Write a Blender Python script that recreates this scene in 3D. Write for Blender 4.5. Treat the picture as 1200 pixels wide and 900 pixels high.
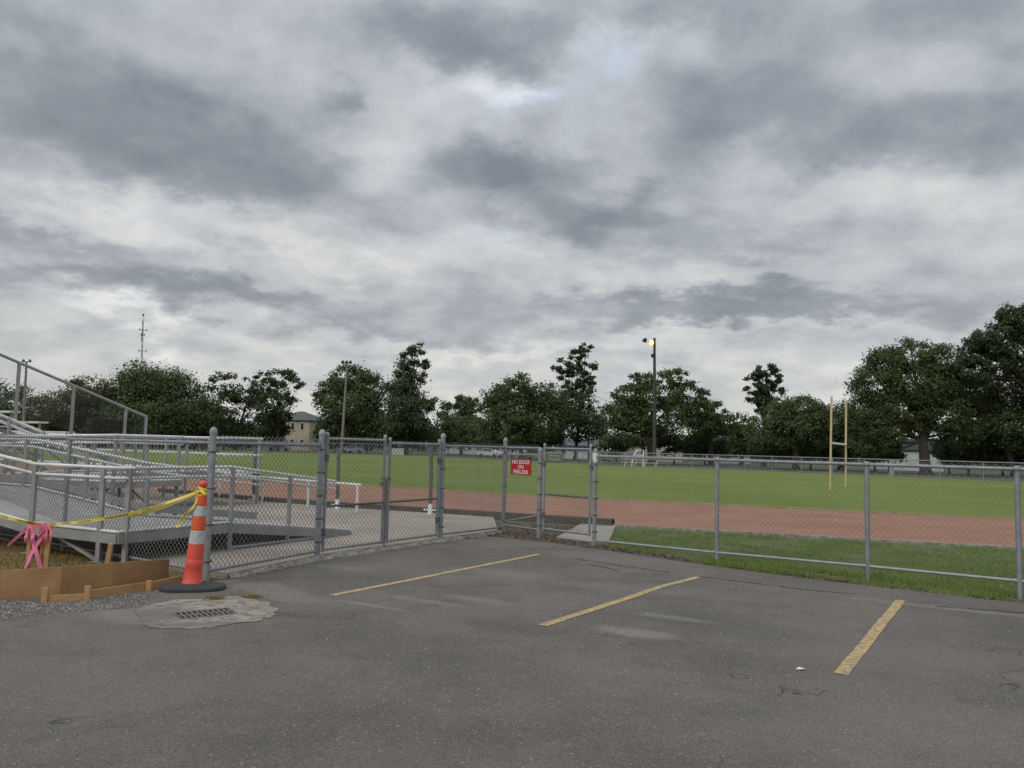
import bpy, bmesh, math, random
import numpy as np
from mathutils import Vector, Matrix
random.seed(7); rng = np.random.default_rng(7)
C = bpy.context.scene.collection
for o in list(bpy.data.objects): bpy.data.objects.remove(o)
rad = math.radians

# ------------------------------------------------------------------ camera
F, PITCH, ROLL, H = 950.0, math.atan(75/950.0), rad(1.4), 1.65
cam = bpy.data.cameras.new('camera'); camo = bpy.data.objects.new('camera', cam); C.objects.link(camo)
cam.sensor_fit = 'HORIZONTAL'; cam.sensor_width = 36; cam.lens = 36*F/1200; cam.clip_start = .05; cam.clip_end = 6000
camo.location = (0, 0, H)
camo.rotation_mode = 'QUATERNION'
camo.rotation_quaternion = (Matrix.Rotation(rad(90)+PITCH, 3, 'X') @ Matrix.Rotation(ROLL, 3, 'Z')).to_quaternion()
S = bpy.context.scene; S.camera = camo
S.view_settings.view_transform = 'Standard'; S.view_settings.look = 'None'
S.view_settings.exposure = 0.66; S.view_settings.gamma = 1.0
S.view_settings.use_curve_mapping = False

def ray(px, py):                      # direction of a photo pixel (1200x900) in world axes
    u, v = px-600, py-450
    u2 = u*math.cos(ROLL)+v*math.sin(ROLL); v2 = v*math.cos(ROLL)-u*math.sin(ROLL)
    return Vector((u2, F*math.cos(PITCH)+v2*math.sin(PITCH), F*math.sin(PITCH)-v2*math.cos(PITCH)))
def g(px, py, z=0.0):                 # point on the level ground z
    r = ray(px, py); t = (z-H)/r.z
    return Vector((r.x*t, r.y*t, z))
def at(px, py, Y):                    # point at distance Y
    r = ray(px, py); t = Y/r.y
    return Vector((r.x*t, Y, H+r.z*t))

# ------------------------------------------------------------------ world: overcast sky
SUN_EL, SUN_AZ = rad(38), rad(215)
w = bpy.data.worlds.new('World'); S.world = w; w.use_nodes = True
nt = w.node_tree; nt.nodes.clear()
def N(t, **k):
    n = nt.nodes.new(t)
    for a, b in k.items(): setattr(n, a, b)
    return n
def L(a, b): nt.links.new(a, b)
def M(op, a, b=None, c=None, clamp=False):
    n = N('ShaderNodeMath', operation=op, use_clamp=clamp)
    for i, v in enumerate((a, b, c)):
        if v is None: continue
        if isinstance(v, (int, float)): n.inputs[i].default_value = v
        else: L(v, n.inputs[i])
    return n.outputs[0]
def V(op, a, b=None):
    n = N('ShaderNodeVectorMath', operation=op)
    for i, v in enumerate((a, b)):
        if v is None: continue
        if isinstance(v, (tuple, list, Vector)): n.inputs[i].default_value = v
        elif isinstance(v, (int, float)): n.inputs['Scale'].default_value = v
        else: L(v, n.inputs[i])
    return n
def noise(vec, scale, detail, rough, dist=0.0):
    n = N('ShaderNodeTexNoise'); L(vec, n.inputs['Vector'])
    n.inputs['Scale'].default_value = scale; n.inputs['Detail'].default_value = detail
    n.inputs['Roughness'].default_value = rough; n.inputs['Distortion'].default_value = dist
    return n
def maprange(v, a, b, c, d, smooth=True):
    n = N('ShaderNodeMapRange'); n.interpolation_type = 'SMOOTHSTEP' if smooth else 'LINEAR'
    L(v, n.inputs[0])
    for i, x in enumerate((a, b, c, d)): n.inputs[i+1].default_value = x
    return n.outputs[0]
tc = N('ShaderNodeTexCoord'); D = tc.outputs['Generated']
sep = N('ShaderNodeSeparateXYZ'); L(D, sep.inputs[0])
zpos = M('MAXIMUM', sep.outputs['Z'], 0.0)
den = M('ADD', zpos, 0.28)
inv = M('DIVIDE', 1.0, den)
cmb = N('ShaderNodeCombineXYZ'); L(M('MULTIPLY', sep.outputs['X'], inv), cmb.inputs[0]); L(M('MULTIPLY', sep.outputs['Y'], inv), cmb.inputs[1])
P2 = cmb.outputs[0]
warp = noise(P2, 1.6, 5, .55)
wv = V('SUBTRACT', warp.outputs['Color'], (.5, .5, .5)).outputs[0]
n_scale = N('ShaderNodeVectorMath', operation='SCALE'); L(wv, n_scale.inputs[0]); n_scale.inputs['Scale'].default_value = .15
Dw = V('ADD', D, n_scale.outputs[0]).outputs[0]
warp2 = noise(P2, 7.0, 7, .62)
wv2 = V('SUBTRACT', warp2.outputs['Color'], (.5, .5, .5)).outputs[0]
ns2 = N('ShaderNodeVectorMath', operation='SCALE'); L(wv2, ns2.inputs[0]); ns2.inputs['Scale'].default_value = .10
Dw = V('ADD', Dw, ns2.outputs[0]).outputs[0]
BLOBS = [(190,145,260,95,-.55),(50,110,170,80,-.3),(260,165,130,48,-.35),(590,195,150,66,-1.15),(540,40,190,60,-.85),(760,15,250,50,-.45),
 (720,262,180,60,-.85),(860,135,170,70,-.62),(960,165,110,45,-.35),(1130,150,130,60,-.45),(900,290,140,42,-.4),(395,112,45,25,-.45),
 (385,195,90,40,-.4),(290,218,220,42,-.4),(860,368,420,30,-.75),(220,350,380,36,-.75),(520,385,210,28,-.35),(80,292,150,26,-.35),(1040,35,300,60,-.3),
 (1000,190,120,30,-.3),(620,350,250,30,-.2),(1180,330,150,40,-.25),
 (603,97,80,28,.6),(560,88,130,45,.3),(450,150,90,80,.25),(260,268,380,36,.3),(60,248,180,36,.15),(1010,240,300,50,.2),(1160,245,140,45,.15),
 (620,285,240,34,.35),(720,62,70,45,.35),(795,60,45,60,.3),(160,385,110,16,.5),(420,300,300,26,.25),(760,335,260,26,.25),(560,415,500,22,.3),(850,395,300,18,.2),(1080,120,160,40,.15)]
acc = None
for (px, py, sx, sy, wt) in BLOBS:
    c = ray(px, py).normalized()
    d1 = V('SUBTRACT', Dw, tuple(c)).outputs[0]
    d2 = V('MULTIPLY', d1, (F/(sx*.82), .6, F/(sy*.85))).outputs[0]
    ln = V('LENGTH', d2).outputs['Value']
    f = M('MULTIPLY', maprange(ln, 0.0, 1.1, 1.0, 0.0), wt)
    acc = f if acc is None else M('ADD', acc, f)
big = noise(P2, 1.3, 8, .58, .3).outputs['Fac']
med = noise(P2, 5.2, 9, .56, .1).outputs['Fac']
fine = noise(D, 13.0, 8, .6, .1).outputs['Fac']
val = M('ADD', M('MULTIPLY', acc, .50), .52)
val = M('ADD', val, M('MULTIPLY', M('SUBTRACT', big, .5), .5))
val = M('ADD', val, M('MULTIPLY', M('SUBTRACT', med, .5), .60))
val = M('ADD', val, M('MULTIPLY', M('SUBTRACT', fine, .5), .28))
low = maprange(sep.outputs['Z'], 0.02, .17, .12, 0.0)
val = M('ADD', val, low)
ramp = N('ShaderNodeValToRGB'); L(val, ramp.inputs[0])
e = ramp.color_ramp.elements
e[0].position = .0; e[0].color = (.125, .14, .16, 1)
e[1].position = 1.0; e[1].color = (.56, .56, .545, 1)
for p_, col in ((.28, (.19, .208, .232, 1)), (.5, (.292, .314, .338, 1)), (.75, (.44, .448, .446, 1))):
    q = e.new(p_); q.color = col
ramp.color_ramp.interpolation = 'B_SPLINE'
# thin cloud lets some blue through
tint_n = noise(P2, 1.1, 4, .5).outputs['Fac']
tint = M('MULTIPLY', M('MULTIPLY', maprange(tint_n, .44, .6, 0, .75), maprange(val, .45, .75, 0, 1)), maprange(sep.outputs['Z'], .10, .30, .12, 1))
mixb = N('ShaderNodeMix', data_type='RGBA', blend_type='MULTIPLY'); L(tint, mixb.inputs['Factor'])
L(ramp.outputs['Color'], mixb.inputs['A']); mixb.inputs['B'].default_value = (.84, .96, 1.15, 1)
warm = N('ShaderNodeMix', data_type='RGBA', blend_type='MULTIPLY'); L(maprange(sep.outputs['Z'], .05, .5, 1.0, 0.1), warm.inputs['Factor'])
L(mixb.outputs['Result'], warm.inputs['A']); warm.inputs['B'].default_value = (1.04, 1.0, .955, 1)
# overcast dome: brighter overhead
zen = maprange(sep.outputs['Z'], .42, .95, 1.0, 2.1)
cl = N('ShaderNodeVectorMath', operation='SCALE'); L(warm.outputs['Result'], cl.inputs[0]); L(M('MULTIPLY', zen, 10.0), cl.inputs['Scale'])
sky = N('ShaderNodeTexSky', sky_type='NISHITA', sun_disc=False, sun_elevation=SUN_EL, sun_rotation=SUN_AZ)
mixs = N('ShaderNodeMix', data_type='RGBA'); mixs.inputs['Factor'].default_value = .95
L(sky.outputs[0], mixs.inputs['A']); L(cl.outputs[0], mixs.inputs['B'])
bg = N('ShaderNodeBackground'); L(mixs.outputs['Result'], bg.inputs['Color']); bg.inputs['Strength'].default_value = .1
wo = N('ShaderNodeOutputWorld'); L(bg.outputs[0], wo.inputs['Surface'])

sun = bpy.data.lights.new('sun', 'SUN'); sun.energy = .7; sun.angle = rad(16); sun.color = (1, .96, .9)
suno = bpy.data.objects.new('sun', sun); C.objects.link(suno)
sd = Vector((math.sin(SUN_AZ)*math.cos(SUN_EL), math.cos(SUN_AZ)*math.cos(SUN_EL), math.sin(SUN_EL)))
suno.rotation_euler = sd.to_track_quat('Z', 'Y').to_euler(); suno.location = (0, -20, 40)

# ------------------------------------------------------------------ materials
def mat(name, col, rough=.7, metal=0.0, var=.0, scale=4.0, col2=None, bump=0.0, bscale=60.0, spec=.5, fac=(.35, .65), island=0.0):
    m = bpy.data.materials.new(name); m.use_nodes = True
    t = m.node_tree; b = t.nodes['Principled BSDF']
    b.inputs['Roughness'].default_value = rough; b.inputs['Metallic'].default_value = metal
    b.inputs['Specular IOR Level'].default_value = spec
    c2 = col2 or tuple(c*(1-var) for c in col)
    tcn = t.nodes.new('ShaderNodeTexCoord')
    nz = t.nodes.new('ShaderNodeTexNoise'); nz.inputs['Scale'].default_value = scale; nz.inputs['Detail'].default_value = 6; nz.inputs['Roughness'].default_value = .6
    t.links.new(tcn.outputs['Object'], nz.inputs['Vector'])
    mr = t.nodes.new('ShaderNodeMapRange'); mr.inputs[1].default_value = fac[0]; mr.inputs[2].default_value = fac[1]
    t.links.new(nz.outputs['Fac'], mr.inputs[0])
    mx = t.nodes.new('ShaderNodeMix'); mx.data_type = 'RGBA'
    mx.inputs['A'].default_value = (*col, 1); mx.inputs['B'].default_value = (*c2, 1)
    t.links.new(mr.outputs[0], mx.inputs['Factor'])
    out = mx.outputs['Result']
    if island:
        gi = t.nodes.new('ShaderNodeNewGeometry'); hs = t.nodes.new('ShaderNodeHueSaturation')
        mv = t.nodes.new('ShaderNodeMapRange'); mv.inputs[3].default_value = 1-island; mv.inputs[4].default_value = 1+island
        t.links.new(gi.outputs['Random Per Island'], mv.inputs[0]); t.links.new(mv.outputs[0], hs.inputs['Value'])
        t.links.new(out, hs.inputs['Color']); out = hs.outputs['Color']
    t.links.new(out, b.inputs['Base Color'])
    if bump:
        n2 = t.nodes.new('ShaderNodeTexNoise'); n2.inputs['Scale'].default_value = bscale; n2.inputs['Detail'].default_value = 4
        t.links.new(tcn.outputs['Object'], n2.inputs['Vector'])
        bp = t.nodes.new('ShaderNodeBump'); bp.inputs['Strength'].default_value = bump; bp.inputs['Distance'].default_value = .02
        t.links.new(n2.outputs['Fac'], bp.inputs['Height']); t.links.new(bp.outputs[0], b.inputs['Normal'])
    return m
GALV = mat('galvanised_steel', (.30, .315, .325), .55, .3, col2=(.215, .225, .235), scale=9, bump=.15, bscale=120)
GALVL = mat('bright_galvanised', (.36, .38, .38), .5, .3, col2=(.28, .30, .30), scale=6)
GALVD = mat('weathered_steel', (.15, .158, .165), .6, .3, col2=(.10, .10, .10), scale=12)
WIRE = mat('fence_wire', (.29, .30, .305), .55, .35, col2=(.19, .195, .20), scale=3)
ALU = mat('aluminium', (.70, .70, .685), .5, .15, col2=(.54, .54, .525), scale=3)
ALUD = mat('dull_aluminium', (.34, .345, .335), .55, .25, col2=(.25, .25, .243), scale=3)
ALUD2 = mat('chalky_paint', (.48, .48, .46), .7, col2=(.36, .36, .345), scale=4)
DECKM = mat('deck_boards', (.36, .345, .32), .7, .1, col2=(.27, .26, .24), scale=5)
WOOD = mat('plywood', (.37, .212, .092), .8, col2=(.25, .138, .06), scale=2.2, bump=.2, bscale=30)
WOOD2 = mat('pine_lumber', (.44, .27, .125), .75, col2=(.36, .19, .075), scale=5, bump=.2, bscale=40)
ORANGE = mat('orange_plastic', (.66, .10, .025), .5, col2=(.45, .075, .03), scale=14, fac=(.5, .75))
REDOR = mat('faded_red_plastic', (.70, .085, .05), .5, col2=(.48, .075, .055), scale=14, fac=(.5, .75))
REFL = mat('reflective_band', (.46, .46, .47), .5, col2=(.30, .29, .28), scale=16, fac=(.48, .72))
RUBBER = mat('black_rubber', (.022, .023, .026), .7, col2=(.045, .045, .045), scale=6, bump=.2, bscale=40)
TAPE = mat('yellow_tape', (.72, .56, .07), .4, col2=(.62, .48, .06), scale=6)
INK = mat('black_ink', (.015, .015, .015), .6)
PINK = mat('pink_ribbon', (.90, .27, .44), .5, col2=(.84, .22, .38), scale=8)
SIGNRED = mat('sign_red', (.42, .012, .022), .4, col2=(.36, .01, .02), scale=8)
WHITE = mat('white_paint', (.72, .72, .70), .55, col2=(.6, .6, .58), scale=6)
YLINE = mat('yellow_line_paint', (.50, .355, .155), .88, col2=(.20, .168, .125), scale=21, bump=.3, bscale=80, fac=(.43, .64))
CONC = mat('concrete', (.34, .30, .245), .9, col2=(.27, .235, .19), scale=2.5, bump=.3, bscale=60)
CONCL = mat('pale_concrete', (.38, .345, .295), .9, col2=(.16, .142, .118), scale=11, bump=.6, bscale=30)
SOIL = mat('soil', (.07, .055, .045), .95, col2=(.11, .085, .068), scale=9, bump=.6, bscale=40)
GOALY = mat('goal_paint', (.58, .47, .22), .5, col2=(.50, .41, .20), scale=3)
POLEW = mat('weathered_wood_pole', (.24, .22, .195), .85, col2=(.17, .155, .14), scale=4)
POLED = mat('dark_pole', (.045, .043, .04), .8, col2=(.065, .06, .055), scale=4)
BARK = mat('bark', (.06, .05, .042), .95, col2=(.035, .03, .026), scale=4, bump=.5, bscale=15)
IRON = mat('cast_iron', (.19, .172, .15), .8, .1, col2=(.12, .108, .095), scale=14, bump=.3)
DARK = mat('near_black', (.008, .008, .008), .9)  # junction box colour, also the painted shade below the drain grate
GLASS = mat('window_glass', (.03, .035, .04), .15)
HAZEMAT = None

def leafmat(name, a, b, scale=.45):
    m = mat(name, a, .6, col2=b, scale=scale, spec=.25, island=.22, fac=(.38, .62))
    t = m.node_tree; bs = t.nodes['Principled BSDF']; out = t.nodes['Material Output']
    tr = t.nodes.new('ShaderNodeBsdfTranslucent'); mixn = t.nodes.new('ShaderNodeMixShader'); mixn.inputs[0].default_value = .3
    src = bs.inputs['Base Color'].links[0].from_socket
    t.links.new(src, tr.inputs['Color']); t.links.new(bs.outputs[0], mixn.inputs[1]); t.links.new(tr.outputs[0], mixn.inputs[2])
    t.links.new(mixn.outputs[0], out.inputs['Surface'])
    return m
LEAF = [leafmat('leaf_oak', (.066, .095, .034), (.096, .122, .045)),
        leafmat('leaf_cypress', (.053, .077, .033), (.077, .10, .043)),
        leafmat('leaf_bright', (.06, .10, .032), (.085, .13, .04)),
        leafmat('leaf_olive', (.10, .10, .032), (.068, .088, .032)),
        leafmat('leaf_dark', (.05, .072, .03), (.074, .097, .04))]
BLADE = leafmat('grass_blade', (.15, .23, .05), (.22, .27, .075), 1.2)
BLADED = leafmat('dry_grass_blade', (.30, .19, .07), (.17, .15, .05), 1.5)
LITTER = mat('leaf_litter', (.10, .062, .035), .9, col2=(.19, .13, .075), scale=30, island=.5)
STONE = mat('crushed_stone', (.24, .225, .205), .9, col2=(.15, .14, .13), scale=12, island=.45, bump=.2)

# ground materials with a few hand-placed features
def gmat(name): 
    m = bpy.data.materials.new(name); m.use_nodes = True
    return m, m.node_tree, m.node_tree.nodes['Principled BSDF']
class G:                                    # tiny node helper for a material tree
    def __init__(s, t): s.t = t; s.tc = t.nodes.new('ShaderNodeTexCoord').outputs['Object']
    def noise(s, scale, detail=5, rough=.6, vec=None, out='Fac', dist=0):
        n = s.t.nodes.new('ShaderNodeTexNoise'); n.inputs['Scale'].default_value = scale; n.inputs['Detail'].default_value = detail
        n.inputs['Roughness'].default_value = rough; n.inputs['Distortion'].default_value = dist
        s.t.links.new(vec or s.tc, n.inputs['Vector']); return n.outputs[out]
    def mr(s, v, a, b, c, d):
        n = s.t.nodes.new('ShaderNodeMapRange'); n.interpolation_type = 'SMOOTHSTEP'; s.t.links.new(v, n.inputs[0])
        for i, x in enumerate((a, b, c, d)): n.inputs[i+1].default_value = x
        return n.outputs[0]
    def mix(s, f, a, b, mode='MIX'):
        n = s.t.nodes.new('ShaderNodeMix'); n.data_type = 'RGBA'; n.blend_type = mode
        for k, v in (('Factor', f), ('A', a), ('B', b)):
            if isinstance(v, (int, float)): n.inputs[k].default_value = v
            elif isinstance(v, tuple): n.inputs[k].default_value = (*v, 1)
            else: s.t.links.new(v, n.inputs[k])
        return n.outputs['Result']
    def math(s, op, a, b):
        n = s.t.nodes.new('ShaderNodeMath'); n.operation = op
        for i, v in enumerate((a, b)):
            if isinstance(v, (int, float)): n.inputs[i].default_value = v
            else: s.t.links.new(v, n.inputs[i])
        return n.outputs[0]
    def map(s, scale, rot=0, loc=(0, 0, 0)):
        n = s.t.nodes.new('ShaderNodeMapping'); n.inputs['Scale'].default_value = scale; n.inputs['Rotation'].default_value = (0, 0, rot); n.inputs['Location'].default_value = loc
        s.t.links.new(s.tc, n.inputs['Vector']); return n.outputs[0]
    def spot(s, c, rx, ry, rot, soft=.6, wob=.35):       # a worn patch with a ragged edge
        sb = s.t.nodes.new('ShaderNodeVectorMath'); sb.operation = 'SUBTRACT'; s.t.links.new(s.tc, sb.inputs[0]); sb.inputs[1].default_value = (c[0], c[1], 0)
        mp = s.t.nodes.new('ShaderNodeVectorRotate'); mp.rotation_type = 'Z_AXIS'; mp.inputs['Angle'].default_value = -rot; s.t.links.new(sb.outputs[0], mp.inputs[0])
        sc = s.t.nodes.new('ShaderNodeVectorMath'); sc.operation = 'MULTIPLY'; s.t.links.new(mp.outputs[0], sc.inputs[0]); sc.inputs[1].default_value = (1/rx, 1/ry, 0)
        ln = s.t.nodes.new('ShaderNodeVectorMath'); ln.operation = 'LENGTH'; s.t.links.new(sc.outputs[0], ln.inputs[0])
        d = s.math('ADD', ln.outputs['Value'], s.math('MULTIPLY', s.math('SUBTRACT', s.noise(5, 5, .65), .5), wob*4))
        return s.mr(d, 1-soft, 1+soft*.5, 1, 0)
    def bump(s, b, h, strength, dist):
        n = s.t.nodes.new('ShaderNodeBump'); n.inputs['Strength'].default_value = strength; n.inputs['Distance'].default_value = dist
        s.t.links.new(h, n.inputs['Height']); s.t.links.new(n.outputs[0], b.inputs['Normal'])

ASPH, t, b = gmat('asphalt'); G_ = G(t)
base = G_.mix(G_.mr(G_.noise(.45, 7, .66), .36, .64, 0, 1), (.112, .099, .084), (.166, .147, .126))
base = G_.mix(G_.math('MULTIPLY', G_.mr(G_.noise(1.7, 7, .68), .52, .72, 0, 1), .6), base, (.175, .156, .138))
base = G_.mix(G_.math('MULTIPLY', G_.mr(G_.noise(1.1, 6, .66, vec=G_.map((1, 1, 1), 0, (9, 4, 0))), .56, .72, 0, 1), .45), base, (.07, .068, .068))
for (px, py, rx, ry, k) in ((745, 742, .42, .20, .55), (560, 703, .45, .14, .4), (590, 672, .7, .3, .25), (795, 725, .5, .10, .4), (430, 709, .5, .05, .5),
                            (1110, 713, 1.1, .12, .4), (720, 690, .8, .3, .2), (500, 705, .6, .08, .35), (400, 665, .5, .2, .25), (980, 850, 1.6, .9, .12), (300, 688, .9, .3, .4), (335, 700, .6, .25, .3), (150, 722, .5, .3, .4), (650, 700, 1.2, .5, .15)):
    p = g(px, py); base = G_.mix(G_.math('MULTIPLY', G_.spot(p, rx, ry, rad(-30)), min(1, k*1.5)), base, (.25, .225, .195))
for (px, py, rx, ry, k) in ((330, 720, .5, .12, .5), (790, 700, .9, .2, .3), (880, 740, .8, .5, .25), (600, 735, .8, .25, .3)):
    p = g(px, py); base = G_.mix(G_.math('MULTIPLY', G_.spot(p, rx, ry, rad(-30)), k), base, (.06, .058, .058))
ve = t.nodes.new('ShaderNodeTexVoronoi'); ve.feature = 'DISTANCE_TO_EDGE'; ve.inputs['Scale'].default_value = .42
wn = t.nodes.new('ShaderNodeTexNoise'); wn.inputs['Scale'].default_value = 1.6; wn.inputs['Detail'].default_value = 7; t.links.new(G_.tc, wn.inputs['Vector'])
wa = t.nodes.new('ShaderNodeVectorMath'); wa.operation = 'SCALE'; t.links.new(wn.outputs['Color'], wa.inputs[0]); wa.inputs['Scale'].default_value = 1.5
wb = t.nodes.new('ShaderNodeVectorMath'); wb.operation = 'ADD'; t.links.new(G_.tc, wb.inputs[0]); t.links.new(wa.outputs[0], wb.inputs[1]); t.links.new(wb.outputs[0], ve.inputs['Vector'])
crk = G_.math('MULTIPLY', G_.mr(ve.outputs['Distance'], .002, .007, 1, 0), G_.mr(G_.noise(.55, 3, vec=G_.map((1, 1, 1), 0, (3, 7, 0))), .52, .6, 0, 1))
base = G_.mix(G_.math('MULTIPLY', crk, .75), base, (.035, .032, .03))
agg = G_.noise(62, 4, .8)
base = G_.mix(G_.math('MULTIPLY', G_.mr(agg, .52, .68, 0, 1), .75), base, (.27, .255, .235))
base = G_.mix(G_.math('MULTIPLY', G_.mr(agg, .34, .47, 1, 0), .75), base, (.04, .038, .036))
vo = t.nodes.new('ShaderNodeTexVoronoi'); vo.inputs['Scale'].default_value = 24; t.links.new(G_.tc, vo.inputs['Vector'])
chip = G_.math('MULTIPLY', G_.mr(vo.outputs['Distance'], .13, .22, 1, 0), G_.mr(G_.noise(14, 2), .52, .58, 0, 1))
base = G_.mix(G_.math('MULTIPLY', chip, .8), base, (.36, .34, .315))
t.links.new(base, b.inputs['Base Color']); b.inputs['Roughness'].default_value = .88; b.inputs['Specular IOR Level'].default_value = .3
G_.bump(b, G_.noise(60, 4, .75), .8, .014)

TRACK, t, b = gmat('red_track'); G_ = G(t)
base = G_.mix(G_.mr(G_.noise(.6, 6), .35, .65, 0, 1), (.255, .122, .072), (.315, .156, .095))
st = G_.noise(1.0, 6, .7, vec=G_.map((1.2, 9, 1), rad(24)))
base = G_.mix(G_.math('MULTIPLY', G_.mr(st, .64, .7, 0, 1), .6), base, (.46, .32, .24))
base = G_.mix(G_.math('MULTIPLY', G_.mr(G_.noise(25, 4, .7), .5, .7, 0, 1), .35), base, (.19, .082, .05))
t.links.new(base, b.inputs['Base Color']); b.inputs['Roughness'].default_value = .92
G_.bump(b, G_.noise(60, 3, .7), .4, .01)

FIELD, t, b = gmat('field_grass'); G_ = G(t)
base = G_.mix(G_.mr(G_.noise(.09, 6), .4, .6, 0, 1), (.16, .215, .046), (.195, .243, .060))
base = G_.mix(G_.math('MULTIPLY', G_.mr(G_.noise(1.2, 7, .7), .5, .75, 0, 1), .5), base, (.11, .165, .03))
base = G_.mix(G_.math('MULTIPLY', G_.mr(G_.noise(.5, 6, .7, vec=G_.map((1, 4, 1), rad(30))), .52, .7, 0, 1), .4), base, (.21, .225, .065))
base = G_.mix(G_.math('MULTIPLY', G_.mr(G_.noise(30, 4, .7), .45, .7, 0, 1), .4), base, (.08, .13, .024))
t.links.new(base, b.inputs['Base Color']); b.inputs['Roughness'].default_value = .95; b.inputs['Specular IOR Level'].default_value = .1
G_.bump(b, G_.noise(18, 5, .75), .9, .06)

VERGE, t, b = gmat('verge_grass_ground'); G_ = G(t)
base = G_.mix(G_.mr(G_.noise(2.5, 6), .38, .62, 0, 1), (.08, .115, .032), (.125, .14, .048))
base = G_.mix(G_.mr(G_.noise(1.1, 6, .7), .58, .68, 0, .8), base, (.08, .06, .045))
t.links.new(base, b.inputs['Base Color']); b.inputs['Roughness'].default_value = .95
G_.bump(b, G_.noise(40, 4, .75), .8, .03)
TAN = mat('dry_turf', (.26, .21, .11), .95, col2=(.16, .18, .06), scale=1.5, bump=.4, bscale=20)
KERBT = mat('worn_kerb', (.36, .30, .19), .95, col2=(.22, .21, .09), scale=2.5)
FAR = mat('far_ground_grass', (.04, .058, .02), .95, col2=(.062, .07, .027), scale=.08)
PAD, t, b = gmat('pad_concrete'); G_ = G(t)
base = G_.mix(G_.mr(G_.noise(.7, 6, .62), .35, .65, 0, 1), (.275, .236, .188), (.365, .32, .26))
base = G_.mix(G_.math('MULTIPLY', G_.mr(G_.noise(3.5, 6, .7), .5, .75, 0, 1), .5), base, (.22, .19, .155))
base = G_.mix(G_.math('MULTIPLY', G_.mr(G_.noise(60, 3, .7), .55, .7, 0, 1), .4), base, (.16, .14, .12))
t.links.new(base, b.inputs['Base Color']); b.inputs['Roughness'].default_value = .92
G_.bump(b, G_.noise(40, 4, .7), .3, .01)
APRON, t, b = gmat('apron_concrete'); G_ = G(t)
base = G_.mix(G_.mr(G_.noise(3, 6, .65), .35, .65, 0, 1), (.25, .222, .18), (.33, .295, .24))
base = G_.mix(G_.math('MULTIPLY', G_.mr(G_.noise(9, 6, .7), .48, .6, 0, 1), .8), base, (.115, .105, .095))
t.links.new(base, b.inputs['Base Color']); b.inputs['Roughness'].default_value = .92
base = G_.mix(G_.math('MULTIPLY', G_.spot(g(172, 724), .45, .5, 0), .8), base, (.135, .122, .108))
base = G_.mix(G_.math('MULTIPLY', G_.spot(g(245, 733), .7, .12, .2), .7), base, (.135, .122, .108))
t.links.new(base, b.inputs['Base Color'])
G_.bump(b, G_.noise(45, 4, .7), .6, .015)

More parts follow.
